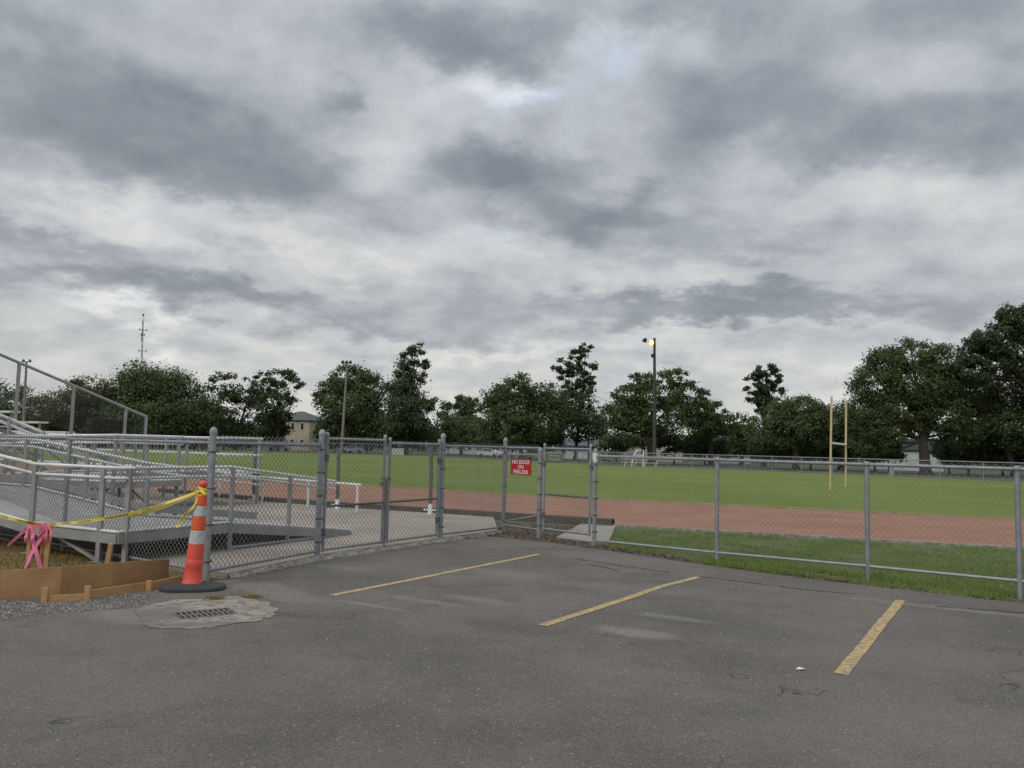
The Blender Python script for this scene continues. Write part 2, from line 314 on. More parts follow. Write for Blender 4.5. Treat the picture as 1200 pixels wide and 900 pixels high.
# ------------------------------------------------------------------ builders
def tag(o, label=None, cat=None, group=None, kind=None):
    if label: o['label'] = label
    if cat: o['category'] = cat
    if group: o['group'] = group
    if kind: o['kind'] = kind
    return o
def empty(name, loc, label, cat, group=None):
    o = bpy.data.objects.new(name, None); C.objects.link(o); o.location = loc; o.empty_display_size = .2
    return tag(o, label, cat, group)
def world_loc(o):
    v = Vector((0, 0, 0))
    while o: v = v + o.location; o = o.parent
    return v
class MB:
    """collects shapes (world coordinates) for ONE mesh object"""
    def __init__(s): s.v = []; s.f = []; s.smooth = []
    def add(s, vs, fs, sm=False):
        o = len(s.v); s.v += [tuple(v) for v in vs]; s.f += [tuple(i+o for i in f) for f in fs]; s.smooth += [sm]*len(fs); return s
    def box(s, c, size, rz=0, axes=None):
        c = Vector(c)
        X, Y, Z = axes or (Vector((math.cos(rz), math.sin(rz), 0)), Vector((-math.sin(rz), math.cos(rz), 0)), Vector((0, 0, 1)))
        vs = [c+X*size[0]/2*a+Y*size[1]/2*b_+Z*size[2]/2*d for a in (-1, 1) for b_ in (-1, 1) for d in (-1, 1)]
        return s.add(vs, [(0, 1, 3, 2), (4, 6, 7, 5), (0, 4, 5, 1), (2, 3, 7, 6), (0, 2, 6, 4), (1, 5, 7, 3)])
    def beam(s, p, q, wid, hei, up=Vector((0, 0, 1))):      # rectangular bar from p to q
        p, q = Vector(p), Vector(q); X = (q-p).normalized(); Y = up.cross(X)
        if Y.length < 1e-4: Y = Vector((1, 0, 0))
        Y.normalize(); Z = X.cross(Y)
        return s.box((p+q)/2, ((q-p).length, wid, hei), axes=(X, Y, Z))
    def tube(s, pts, r, n=8, cap=True):
        pts = [Vector(p) for p in pts]; rs = r if isinstance(r, (list, tuple)) else [r]*len(pts)
        vs = []; prev = None
        for i, p in enumerate(pts):
            d = (pts[min(i+1, len(pts)-1)]-pts[max(i-1, 0)]).normalized()
            if prev is None:
                a = Vector((0, 0, 1)) if abs(d.z) < .9 else Vector((1, 0, 0)); u = d.cross(a).normalized()
            else:
                u = (prev-d*prev.dot(d)); u = u.normalized() if u.length > 1e-5 else d.orthogonal().normalized()
            prev = u; v_ = d.cross(u)
            vs += [p+(u*math.cos(2*math.pi*k/n)+v_*math.sin(2*math.pi*k/n))*rs[i] for k in range(n)]
        fs = [(i*n+k, i*n+(k+1) % n, (i+1)*n+(k+1) % n, (i+1)*n+k) for i in range(len(pts)-1) for k in range(n)]
        s.add(vs, fs, n > 4)
        if cap:
            s.add(vs[:n], [tuple(range(n-1, -1, -1))]); s.add(vs[-n:], [tuple(range(n))])
        return s
    def lathe(s, c, prof, n=20, axis=None):                  # prof: (radius, height) from the base c
        c = Vector(c); Z = (axis or Vector((0, 0, 1))).normalized(); X = Z.orthogonal().normalized(); Y = Z.cross(X)
        vs = [c+Z*h+(X*math.cos(2*math.pi*k/n)+Y*math.sin(2*math.pi*k/n))*max(r, 1e-4) for r, h in prof for k in range(n)]
        fs = [(i*n+k, i*n+(k+1) % n, (i+1)*n+(k+1) % n, (i+1)*n+k) for i in range(len(prof)-1) for k in range(n)]
        return s.add(vs, fs, True)
    def prism(s, poly, z0, z1):
        n = len(poly); vs = [(p[0], p[1], z0) for p in poly]+[(p[0], p[1], z1) for p in poly]
        return s.add(vs, [tuple(range(n-1, -1, -1)), tuple(range(n, 2*n))]+[(i, (i+1) % n, n+(i+1) % n, n+i) for i in range(n)])
    def sheet(s, poly, z): return s.add([(p[0], p[1], z) for p in poly], [tuple(range(len(poly)))])
    def build(s, name, m, parent=None, **k):
        me = bpy.data.meshes.new(name); off = Vector((0, 0, 0))
        o = bpy.data.objects.new(name, me)
        if parent is not None: o.parent = parent; off = world_loc(parent)
        elif s.v:
            a = np.array(s.v); off = Vector(((a[:, 0].min()+a[:, 0].max())/2, (a[:, 1].min()+a[:, 1].max())/2, a[:, 2].min()))
            if k.get('kind') == 'structure': off = Vector((0, 0, 0))
            o.location = off
        me.from_pydata([(v[0]-off.x, v[1]-off.y, v[2]-off.z) for v in s.v], [], s.f)
        if any(s.smooth): me.polygons.foreach_set('use_smooth', s.smooth)
        me.materials.append(m); me.update(); C.objects.link(o)
        return tag(o, **k)
def copy_tree(o, parent=None):
    c = o.copy(); C.objects.link(c); c.parent = parent
    for ch in list(o.children): copy_tree(ch, c)
    return c
def npmesh(name, verts, faces, m, parent=None, **k):      # verts (n,3), faces (m,k) numpy
    off = np.array(world_loc(parent)) if parent is not None else np.array([0., 0., 0.])
    me = bpy.data.meshes.new(name); kk = faces.shape[1]
    me.vertices.add(len(verts)); me.vertices.foreach_set('co', (verts-off).astype(np.float32).ravel())
    me.loops.add(faces.size); me.loops.foreach_set('vertex_index', faces.astype(np.int32).ravel())
    me.polygons.add(len(faces)); me.polygons.foreach_set('loop_start', np.arange(0, faces.size, kk, dtype=np.int32))
    me.update(calc_edges=True); me.materials.append(m)
    o = bpy.data.objects.new(name, me)
    if parent is not None: o.parent = parent
    C.objects.link(o); return tag(o, **k)
def lerp(a, b_, t): return Vector(a)+(Vector(b_)-Vector(a))*t

def wire_mesh(p0, p1, z0, z1, parent, h=.041, r=.0019, name='wire_mesh', m=None, z0b=None, z1b=None):
    """chain link: zigzag wires hung side by side; z0b/z1b give the far end its own bottom/top"""
    p0 = np.array([p0[0], p0[1]]); p1 = np.array([p1[0], p1[1]]); Lw = np.linalg.norm(p1-p0); d = (p1-p0)/Lw; nrm = np.array([-d[1], d[0]])
    nw = int(Lw/h); z0b = z0 if z0b is None else z0b; z1b = z1 if z1b is None else z1b
    vs, fs = [], []; base_ = 0
    tri = [(math.cos(a), math.sin(a)) for a in (math.pi/2, math.pi*7/6, math.pi*11/6)]
    for i in range(nw):
        s0 = i*h; tt = s0/Lw; zb = z0+(z0b-z0)*tt; zt = z1+(z1b-z1)*tt
        k0 = math.floor(zb/h); k1 = math.ceil(zt/h)
        ks = np.arange(k0, k1+1)
        off = ((ks+i) % 2)
        s_ = s0+off*h; y_ = np.where(off == 1, r*.9, -r*.9)*np.where((ks//2) % 2 == 0, 1, 1)
        z_ = ks*h
        P = np.stack([p0[0]+d[0]*s_+nrm[0]*y_, p0[1]+d[1]*s_+nrm[1]*y_, z_], 1)
        n = len(ks)
        ring = np.stack([P+np.array([d[0]*a+nrm[0]*b_, d[1]*a+nrm[1]*b_, 0])*r*1.25 for a, b_ in tri], 1)
        vs.append(ring.reshape(-1, 3))
        idx = base_+np.arange(n-1)*3
        for k in range(3):
            k2 = (k+1) % 3
            fs.append(np.stack([idx+k, idx+k2, idx+3+k2, idx+3+k], 1))
        base_ += 3*n
    return npmesh(name, np.concatenate(vs), np.concatenate(fs), m or WIRE, parent)

# ------------------------------------------------------------------ setting: ground sheets
ext = [(-2500, -300), (2500, -300), (2500, 4500), (-2500, 4500)]
MB().sheet(ext, -.02).build('ground', FAR, kind='structure')
trk_near = [Vector((-60, 66, 0)), Vector((-34, 42, 0)), Vector((-18, 30, 0)), Vector((-10.5, 24.9, 0)), Vector((-6.98, 22.45, 0)), Vector((-4.39, 20.95, 0)), Vector((2.31, 17.85, 0)), Vector((9.56, 15.2, 0)), Vector((30, 8.2, 0)), Vector((70, -6, 0))]
trk_far = [Vector((-54, 78, 0)), Vector((-30, 53, 0)), Vector((-16.5, 40.5, 0)), Vector((-10.3, 35.6, 0)), Vector((-5.32, 32.2, 0)), Vector((-1.5, 29.6, 0)), Vector((1.83, 27.7, 0)), Vector((13.96, 22.5, 0)), Vector((34, 15, 0)), Vector((74, 1, 0))]
fld_far = [Vector((110, 5, 0)), Vector((60, 35, 0)), Vector((37.4, 59.8, 0)), Vector((31.5, 68.1, 0)), Vector((21.1, 77.6, 0)), Vector((6, 92, 0)), Vector((-6, 112, 0)), Vector((-16, 133, 0)), Vector((-46, 128, 0)), Vector((-110, 122, 0))]
MB().sheet(trk_far[::1]+fld_far[:10], 0.0).build('field', FIELD, kind='structure')
def strip(a, b_, z):
    mb = MB()
    for i in range(len(a)-1): mb.add([(a[i].x, a[i].y, z), (a[i+1].x, a[i+1].y, z), (b_[i+1].x, b_[i+1].y, z), (b_[i].x, b_[i].y, z)], [(0, 1, 2, 3)])
    return mb
strip(trk_near, trk_far, .008).build('track', TRACK, kind='structure')
def offset(pl, d):
    out = []
    for i, p in enumerate(pl):
        t_ = (pl[min(i+1, len(pl)-1)]-pl[max(i-1, 0)]).normalized(); out.append(p+Vector((-t_.y, t_.x, 0))*d)
    return out
def kerb(pl, d, z0, z1):
    mb = MB(); o = offset(pl, d)
    for i in range(len(pl)-1):
        mb.add([(q.x, q.y, z) for z in (z0, z1) for q in (pl[i], pl[i+1], o[i+1], o[i])], [(4, 5, 6, 7), (0, 1, 5, 4), (2, 3, 7, 6), (0, 3, 7, 4)])
    return mb
kerb(trk_near[5:], -.13, -.02, .055).build('track_kerb', CONCL, kind='structure')
kerb(trk_far, .14, -.02, .06).build('field_kerb', KERBT, kind='structure')
kerb(fld_far[::-1], 2.2, 0, .03).build('field_margin', TAN, kind='structure')
# dark rubber edging between pad and track
kerb(trk_near[3:7], -.22, 0, .17).build('track_edging', SOIL, kind='structure')
# fence corner points
PA = Vector((-3.52, 9.62, 0)); PB = Vector((-2.73, 11.77, 0)); PC = Vector((-1.19, 14.34, 0)); PD = Vector((-.1, 15.95, 0)); PE = Vector((.56, 15.12, 0))
PF = Vector((1.48, 14.14, 0)); PG = Vector((3.18, 12.50, 0)); PH = Vector((4.82, 11.0, 0)); PI_ = Vector((6.14, 9.86, 0)); PJ = Vector((7.9, 8.35, 0))
PL = Vector((-6.27, 11.58, 0)); PM = Vector((-9.05, 13.6, 0)); PN = Vector((-11.9, 15.7, 0))
# car park
asp = [(-14, -8), (14, -8), (14, 2.6)]+[(PJ.x+.15, PJ.y-.05), (PI_.x-.28, PI_.y-.20), (PH.x-.33, PH.y-.28), (PG.x-.26, PG.y-.34), (PF.x-.05, PF.y-.28), (.75, 14.62), (.2, 15.05), (-.35, 15.4), (PC.x+.12, PC.y-.02), (PB.x+.12, PB.y-.06), (-3.0, 10.75), (-3.45, 9.75), (-3.6, 9.4), (-4.4, 9.05), (-5.2, 8.75), (-6.3, 8.6), (-14, 9.6)]
gq = [g(200, 719.5), g(267.5, 713.5), g(280, 721), g(211, 728)]      # outline of the storm drain, left open in the asphalt
cg = (gq[0]+gq[1]+gq[2]+gq[3])/4
def cut_y(a, b_): t_ = (cg.y-a[1])/(b_[1]-a[1]); return (a[0]+(b_[0]-a[0])*t_, cg.y)
qr, hr, hl = cut_y(asp[2], asp[3]), cut_y(gq[1], gq[2]), cut_y(gq[3], gq[0])
MB().sheet(asp[:3]+[qr, hr, gq[2], gq[3], hl, (-14, cg.y)], .004).sheet([qr]+asp[3:]+[(-14, cg.y), hl, gq[0], gq[1], hr], .004).build('car_park', ASPH, kind='structure')
# verge between right fence and track
verge = [(PJ.x+.3, PJ.y-.2), (PI_.x-.3, PI_.y-.22), (PH.x-.35, PH.y-.3), (PG.x-.28, PG.y-.36), (PF.x-.07, PF.y-.3), (.2, 14.9), (-.6, 15.6), (-.6, 19.2), (2.31, 17.85), (9.56, 15.2), (30, 8.2), (30, -5)]
MB().sheet(verge, 0.0).build('verge', VERGE, kind='structure')
# bleacher pad, a slab a step above the asphalt
pad = [(-3.38, 9.95), (PB.x+.07, PB.y), (PC.x+.07, PC.y), (-.2, 15.85), (-.35, 18.85), (-4.3, 20.66), (-6.9, 22.2), (-10.4, 24.6), (-18, 29.7), (-40, 46), (-60, 40), (-13, 16.3), (-6.3, 11.7)]
MB().prism(pad, -.02, .06).build('bleacher_pad', PAD, kind='structure')
# weathered concrete kerb under the left fence, a rough broken edge
mb = MB()
for a, b_ in ((Vector((-3.36, 9.93, 0)), PB+Vector((.1, -.02, 0))), (PB+Vector((.1, -.02, 0)), PC+Vector((.1, 0, 0))), (PC+Vector((.1, 0, 0)), Vector((-.16, 15.84, 0)))):
    dd = (b_-a).normalized(); nn = Vector((dd.y, -dd.x, 0)); k = 26
    ring = []
    for i in range(k+1):
        p = lerp(a, b_, i/k); hh = .05+random.uniform(-.022, .008); ww = .03+random.uniform(-.02, .03)
        ring += [p+Vector((0, 0, hh+.012)), p+nn*ww*.7+Vector((0, 0, hh)), p+nn*ww+Vector((0, 0, hh*.55)), p+nn*(ww+.03)+Vector((0, 0, -.01))]
    mb.add(ring, [(i*4+j, (i+1)*4+j, (i+1)*4+j+1, i*4+j+1) for i in range(k) for j in range(3)])
mb.build('pad_kerb', CONCL, kind='structure')
# path slab from the walk gate to the track
pth = [g(651, 632), g(692, 637), Vector((1.75, 14.35, 0)), g(722, 616.5), g(684, 613.8)]
MB().prism([(p.x, p.y) for p in pth], -.01, .035).build('path', mat('path_concrete', (.34, .305, .26), .9, col2=(.26, .235, .20), scale=3, bump=.2), kind='structure')
# soil strip with leaf litter along the fence foot
soil = [(PH.x-.32, PH.y-.33), (PG.x-.25, PG.y-.38), (PF.x-.05, PF.y-.34), (.7, 14.55), (.15, 14.95), (-.4, 15.3), (-.6, 15.6), (-.4, 18.2), (1.6, 17.6), (1.5, 16.2), (.95, 15.1), (PF.x+.1, PF.y+.05), (PG.x-.05, PG.y-.1), (PH.x-.15, PH.y-.15)]
MB().sheet(soil, .008).build('soil_strip', SOIL, kind='structure')
# dry lawn behind the form boards
lawn = [(-4.0, 9.55), (-4.3, 9.25), (-5.6, 9.0), (-14, 10.2), (-13.5, 16.4), (-6.35, 11.75), (-3.62, 9.78)]
MB().sheet(lawn, .03).build('dry_lawn', mat('dry_lawn_ground', (.24, .15, .06), .95, col2=(.13, .11, .04), scale=4, bump=.5), kind='structure')
MB().sheet([g(183, 687), g(198, 679), g(214, 675), g(240, 676), g(243, 683), g(215, 686)], .012).build('bare_soil', SOIL, kind='structure')
# concrete apron round the drain
ap = [(158, 717), (176, 708), (225, 703), (280, 700), (312, 706), (326, 716), (318, 724), (296, 729), (250, 736), (205, 738), (175, 736), (164, 728)]
app = []
for i in range(len(ap)):
    a, b_ = ap[i], ap[(i+1) % len(ap)]
    for k in range(5):
        app.append(g(a[0]+(b_[0]-a[0])*k/5+random.uniform(-4, 4), a[1]+(b_[1]-a[1])*k/5+random.uniform(-1.1, 1.1)))
gq = [g(200, 719.5), g(267.5, 713.5), g(280, 721), g(211, 728)]
# hole for the drain: build the apron as a ring of quads from the grate frame outwards
def inq(t_):                      # point on the grate outline, t in 0..4
    i = int(t_) % 4; return lerp(gq[i], gq[(i+1) % 4], t_-int(t_))
cg = (gq[0]+gq[1]+gq[2]+gq[3])/4
ang = lambda p: math.atan2(p.y-cg.y, p.x-cg.x)
inner = []
for p in app:
    d = (p-cg); best = None
    for i in range(4):
        a, b_ = gq[i], gq[(i+1) % 4]; e1 = b_-a; den_ = d.x*e1.y-d.y*e1.x
        if abs(den_) < 1e-9: continue
        s_ = ((a.x-cg.x)*e1.y-(a.y-cg.y)*e1.x)/den_; u_ = ((a.x-cg.x)*d.y-(a.y-cg.y)*d.x)/den_
        if s_ > 0 and -1e-6 <= u_ <= 1+1e-6: best = cg+d*s_
    inner.append(best)
n = len(app)
MB().add([(p.x, p.y, .009) for p in app]+[(p.x, p.y, .013) for p in inner], [(i, (i+1) % n, n+(i+1) % n, n+i) for i in range(n)]).build('drain_apron', APRON, kind='structure')
# parking lines
def line(a, b_, wid, name='parking_line'):
    d = (b_-a).normalized(); nn = Vector((-d.y, d.x, 0)); k = 40; L_, R_ = [], []
    for i in range(k+1):
        p = lerp(a, b_, i/k)+nn*.003*math.sin(i*.35)
        L_.append(p+nn*(wid/2+random.uniform(-.005, .003))); R_.append(p-nn*(wid/2+random.uniform(-.005, .003)))
    return strip(L_, R_, .009).build(name, YLINE, kind='structure')
line(g(389.5, 698.5), g(632, 650), .10)
mbx = [g(636, 734), g(735, 702), g(773, 688.5), g(818, 677)]
def pline(pts, wid):
    L_, R_ = [], []
    for i in range(len(pts)-1):
        for k in range(14):
            p = lerp(pts[i], pts[i+1], k/14); L_.append(p); 
    L_.append(pts[-1]); o1 = offset(L_, wid/2); o2 = offset(L_, -wid/2)
    for q in o1+o2: q.x += random.uniform(-.004, .004)
    return strip(o1, o2, .009).build('parking_line', YLINE, kind='structure')
pline(mbx, .10)
line(g(985.5, 791), g(1055.5, 704), .105)
# cracks in the asphalt
for pts in ([(672, 655), (720, 662), (760, 668), (790, 672)], [(690, 662), (715, 667), (725, 669)], [(852, 680), (930, 690), (1010, 697.5)], [(1095, 711), (1150, 715), (1210, 720)], [(820, 676), (852, 680)]):
    P_ = []
    for i in range(len(pts)-1):
        for k in range(12):
            p = lerp(g(*pts[i]), g(*pts[i+1]), k/12); P_.append(p+Vector((random.uniform(-.02, .02), random.uniform(-.02, .02), 0)))
    wv_ = [random.uniform(.006, .02) for _ in P_]
    o1 = [a+(b_-a).normalized()*w_ if (b_-a).length else a for a, b_, w_ in zip(P_, offset(P_, 1), wv_)]
    o2 = [a-(b_-a).normalized()*w_ for a, b_, w_ in zip(P_, offset(P_, 1), wv_)]
    strip(o1, o2, .0085).build('asphalt_crack', mat('crack_dirt', (.05, .043, .04), .95), kind='structure')

# ------------------------------------------------------------------ near chain link fences
def post(parent, p, top, r=.03, z0=-.02, dome=True, bands=0, m=None, seat=0):
    r *= .92
    mb = MB().tube([(p.x, p.y, z0), (p.x, p.y, top)], r, 12)
    o = mb.build('post', m or GALV, parent)
    if dome:
        MB().lathe((p.x, p.y, top-.03), [(r*1.12, 0), (r*1.15, .03), (r*1.05, .045), (r*.8, .065), (r*.4, .08), (0, .085)], 12).build('post_cap', GALV, o)
    for k in range(bands):
        zz = z0+.25+(top-z0-.5)*k/max(bands-1, 1)
        mb = MB().lathe((p.x, p.y, zz), [(r, 0), (r*1.14, .001), (r*1.14, .024), (r, .025)], 12)
        mb.box((p.x+r*1.2, p.y+.01, zz+.012), (.03, .012, .02)).build('tension_band', GALVD, o)
    return o
def rail(parent, a, b_, z, r=.02, name='top_rail', m=None, zb=None):
    return MB().tube([(a.x, a.y, z), (b_.x, b_.y, z if zb is None else zb)], r, 10).build(name, m or GALV, parent)
WR = .0026
# left back run
fl = empty('chain_link_fence', PL, 'grey chain link fence run in front of the metal ramp, behind the dry lawn', 'fence')
for p in (PL, PM, PN): post(fl, p, 1.63, .03, dome=False)
for a, b_, zz in ((PA, PL, 1.625), (PL, PM, 1.64), (PM, PN, 1.66)):
    rail(fl, a, b_, zz, .021); rail(fl, a, b_, .13, .017, 'bottom_rail'); wire_mesh(a, b_, .11, zz+.03, fl, r=.0034)
# panel by the cone
f2 = empty('chain_link_fence', PA, 'chain link panel between the corner post by the orange cone and the double gate', 'fence')
post(f2, PA, 1.76, .045, bands=4); post(f2, PB, 1.80, .05, bands=5)
rail(f2, PA, PB, 1.625, .021); rail(f2, PA, PB, .13, .019, 'bottom_rail', zb=.115); wire_mesh(PA, PB, .10, 1.69, f2, r=.0034)
# panel right of the double gate and the corner panel with the sign
f3 = empty('chain_link_fence', PD, 'chain link corner section carrying the red sign, between the double gate and walk gate', 'fence')
post(f3, PC, 1.83, .045, bands=5); post(f3, PD, 1.80, .042, bands=3); post(f3, PE, 1.62, .047, bands=5)
rail(f3, PC, PD, 1.66, .021); rail(f3, PC, PD, .115, .018, 'bottom_rail'); wire_mesh(PC, PD, .10, 1.70, f3, r=.0031)
rail(f3, PD, PE, 1.66, .021); rail(f3, PD, PE, 1.53, .019, 'middle_rail'); rail(f3, PD, PE, .16, .018, 'bottom_rail'); wire_mesh(PD, PE, .14, 1.70, f3, r=.0031)
rail(f3, PD, PE, .22, .016, 'brace_rail', zb=.42)
# right run
f4 = empty('chain_link_fence', PG, 'long chain link fence on the right along the grass verge and track', 'fence')
pf_ = post(f4, PF, 1.63, .039, bands=5); MB().tube([(PF.x, PF.y, 1.44), (PF.x, PF.y, 1.60)], .044, 12).build('pale_post_band', WHITE, pf_)  # white tube round the upper part of this post
for p in (PG, PH, PI_, PJ): post(f4, p, 1.545, .034, dome=False)
for a, b_, za, zb_ in ((PF, PG, .10, .14), (PG, PH, .14, .19), (PH, PI_, .19, .21), (PI_, PJ, .21, .23)):
    rail(f4, a, b_, 1.545, .024); rail(f4, a, b_, za, .019, 'bottom_rail', GALVL, zb=zb_); wire_mesh(a, b_, za-.03, 1.59, f4, r=WR, z0b=zb_-.03)
    cc = b_; MB().lathe((cc.x, cc.y, 1.525), [(.036, 0), (.045, .004), (.045, .045), (.02, .06), (0, .062)], 10).build('rail_fitting', GALV, f4)
    MB().tube([lerp(a, b_, .97)+Vector((0, 0, zb_)), lerp(a, b_, 1.0)+Vector((0, 0, zb_))], .027, 10).build('rail_clamp', ALUD, f4)

def gate(a, b_, zt, zm, zb, label, free_top=None, rod=False, latch=False, name='swing_gate'):
    gt = empty(name, a, label, 'gate')
    ft = free_top or zt
    fr = MB()
    fr.tube([(a.x, a.y, zb-.03), (a.x, a.y, zt+.05)], .024, 10); fr.tube([(b_.x, b_.y, zb-.03), (b_.x, b_.y, ft+.05)], .024, 10)
    fr.tube([(a.x, a.y, zt), (b_.x, b_.y, ft)], .021, 10); fr.tube([(a.x, a.y, zb), (b_.x, b_.y, zb)], .019, 10)
    fr.build('gate_frame', GALV, gt)
    MB().tube([(a.x, a.y, zm), (b_.x, b_.y, zm)], .018, 10).build('middle_rail', GALVD, gt)
    wire_mesh(a, b_, zb-.01, zt+.03, gt, r=.0031)
    d = (b_-a).normalized()
    for zz in (zb+.25, zt-.28):
        q = a-d*.045
        MB().box((q.x, q.y, zz), (.09, .03, .05), math.atan2(d.y, d.x)).tube([(a.x, a.y, zz-.05), (a.x, a.y, zz+.05)], .033, 10).build('hinge', GALVD, gt)
    for q, tp in ((a, zt), (b_, ft)):
        MB().lathe((q.x, q.y, tp+.04), [(.028, 0), (.03, .03), (.018, .05), (0, .055)], 10).build('stile_cap', GALV, gt)
    if rod:
        q = b_+Vector((d.y, -d.x, 0))*.05
        MB().tube([(q.x, q.y, .02), (q.x, q.y, 1.1), (q.x+.05, q.y-.03, 1.1)], .012, 8).build('drop_rod', GALVD, gt)
    if latch:
        q = b_+d*.05
        MB().box((q.x, q.y, zm+.55), (.10, .06, .04), math.atan2(d.y, d.x)).box((q.x, q.y, zm+.51), (.03, .05, .08), math.atan2(d.y, d.x)).build('latch', GALVD, gt)
    return gt
dg = (PC-PB).normalized()
mid = lerp(PB, PC, .49)
gate(PB+dg*.11, mid-dg*.05, 1.72, .74, .12, 'left leaf of the double chain link gate, with a drop rod at its free edge', rod=True)
gate(PC-dg*.11, mid+dg*.07, 1.68, .74, .12, 'right leaf of the double chain link gate, its latch chained to the other leaf', latch=False)
dw = (PF-PE).normalized()
gate(PE+dw*.11, PF-dw*.11, 1.66, .82, .19, 'narrow single walk gate beside the red sign, opening on the concrete path', latch=True, name='walk_gate')
# chain round the two free stiles
ch = MB()
for k in range(12):
    a_ = 2*math.pi*k/12; c_ = mid+Vector((.075*math.cos(a_), .075*math.sin(a_), 1.12+.02*math.sin(3*a_)))
    pts = [c_+Vector((-math.sin(a_)*.022*math.cos(u), math.cos(a_)*.022*math.cos(u), .012*math.sin(u))) for u in [i*math.pi/3 for i in range(7)]]
    ch.tube(pts, .005, 5, False)
ch.box((mid.x-.06, mid.y-.08, 1.03), (.045, .02, .06)).build('gate_chain', mat('brass_chain', (.28, .2, .08), .5, .5), label='small chain with a padlock joining the two leaves of the double gate', cat='chain')

# ------------------------------------------------------------------ the sign
sx = (PE-PD).normalized(); sn = Vector((sx.y, -sx.x, 0))
if sn.y > 0: sn = -sn
pd = at(611.7, 547.3, 15.6)
tpar = ((pd.x*15.95/15.6-PD.x)/(PE.x-PD.x))
# centre along the panel where the line of sight meets it
r_ = ray(611.7, 547.3); den_ = r_.x*sx.y-r_.y*sx.x
k_ = (PD.x*sx.y-PD.y*sx.x)/den_
sc_ = Vector((r_.x*k_, r_.y*k_, H+r_.z*k_))+sn*.03
SW, SH = .62, .30
sg = empty('warning_sign', sc_, 'red sign reading NO DOGS ON FIELDS wired to the chain link corner panel', 'sign')
mb = MB(); ZZ = Vector((0, 0, 1)); pl = []
for (cx, cz, a0) in ((SW/2-.03, SH/2-.03, 0), (-SW/2+.03, SH/2-.03, 90), (-SW/2+.03, -SH/2+.03, 180), (SW/2-.03, -SH/2+.03, 270)):
    for k in range(5):
        a_ = rad(a0+k*22.5); pl.append((cx+.03*math.cos(a_), cz+.03*math.sin(a_)))
n = len(pl)
mb.add([sc_+sx*x+ZZ*z-sn*.003 for x, z in pl]+[sc_+sx*x+ZZ*z+sn*.0 for x, z in pl], [tuple(range(n-1, -1, -1)), tuple(range(n, 2*n))]+[(i, (i+1) % n, n+(i+1) % n, n+i) for i in range(n)])
mb.build('sign_panel', SIGNRED, sg)
def text_mesh(body, size):
    cu = bpy.data.curves.new('lettering', 'FONT'); cu.body = body; cu.size = size; cu.align_x = 'CENTER'; cu.align_y = 'CENTER'; cu.offset = .002*size/.1; cu.resolution_u = 3
    to = bpy.data.objects.new('lettering', cu); C.objects.link(to)
    bpy.context.view_layer.update()
    me = bpy.data.meshes.new_from_object(to.evaluated_get(bpy.context.evaluated_depsgraph_get()))
    bpy.data.objects.remove(to); vs = np.array([v.co[:] for v in me.vertices]); fs = [tuple(p.vertices) for p in me.polygons]
    bpy.data.meshes.remove(me); return vs, fs
for body, zz, wd in (('NO DOGS', .095, .52), ('ON', .003, .16), ('FIELDS', -.092, .43)):
    vs, fs = text_mesh(body, .1)
    vs[:, 0] -= (vs[:, 0].min()+vs[:, 0].max())/2; vs[:, 1] -= (vs[:, 1].min()+vs[:, 1].max())/2
    fx = wd/(vs[:, 0].max()-vs[:, 0].min()); fy = .074/(vs[:, 1].max()-vs[:, 1].min())
    MB().add([sc_+sx*(v[0]*fx)+ZZ*(zz+v[1]*fy)+sn*.003 for v in vs], fs).build('lettering', WHITE, sg)

# ------------------------------------------------------------------ delineator cone, tape, stakes
cb = g(224, 691)
cn = empty('traffic_cone', cb, 'tall orange and white striped cone on a black rubber base, tied with yellow tape', 'traffic cone')
axis = Vector((.062, 0, 1)).normalized()
bp_ = []
for k in range(28):
    a_ = 2*math.pi*k/28; bp_.append((.345*math.copysign(abs(math.cos(a_))**.75, math.cos(a_)), .225*math.copysign(abs(math.sin(a_))**.75, math.sin(a_))))
mb = MB(); rot = rad(16)
def rp(x, y, s_, z): return (cb.x+.02+(x*math.cos(rot)-y*math.sin(rot))*s_, cb.y+(x*math.sin(rot)+y*math.cos(rot))*s_, z)
lv = [(1.0, .0), (1.0, .035), (.96, .05), (.55, .075), (.42, .08)]
vs = [rp(x, y, s_, z) for s_, z in lv for x, y in bp_]; n = 28
mb.add(vs, [(i*n+k, i*n+(k+1) % n, (i+1)*n+(k+1) % n, (i+1)*n+k) for i in range(len(lv)-1) for k in range(n)]+[tuple(range((len(lv)-1)*n, len(lv)*n))])
mb.build('rubber_base', RUBBER, cn)
def rad_at(z): return .101-.049*(z-.07)/.93
def seg(z0, z1, m, name, e=0.0, parent=cn):
    r0, r1 = rad_at(z0)+e, rad_at(z1)+e
    return MB().lathe(cb, [(r0*.97, z0), (r0+.003, z0+.005), (r0+.003, z0+.009), (r1+.003, z1-.009), (r1+.003, z1-.005), (r1*.97, z1)], 28, axis).build(name, m, parent)
body = MB().lathe(cb, [(.112, .06), (.112, .085), (.101, .10), (rad_at(.25), .25), (rad_at(.26)+.004, .26), (rad_at(.34)+.003, .34), (rad_at(.345), .345), (rad_at(.975), .975), (.048, .99), (.03, 1.0)], 28, axis)
body.build('cone_body', REDOR, cn)
seg(.345, .53, REDOR, 'orange_stripe', .002).data.materials[0] = REDOR
seg(.36, .50, REDOR, 'orange_stripe', .001)
seg(.505, .655, REFL, 'reflective_stripe', .004)
seg(.66, .805, ORANGE, 'orange_stripe', .004)
seg(.81, .925, REFL, 'reflective_stripe', .004)
seg(.93, 1.04, ORANGE, 'orange_stripe', .004)
MB().lathe(cb, [(.056, 1.035), (.05, 1.05), (.033, 1.06), (.031, 1.12), (.036, 1.14), (.046, 1.15), (.048, 1.17), (.04, 1.195), (.02, 1.205), (0, 1.207)], 20, axis).build('handle', REDOR, cn)

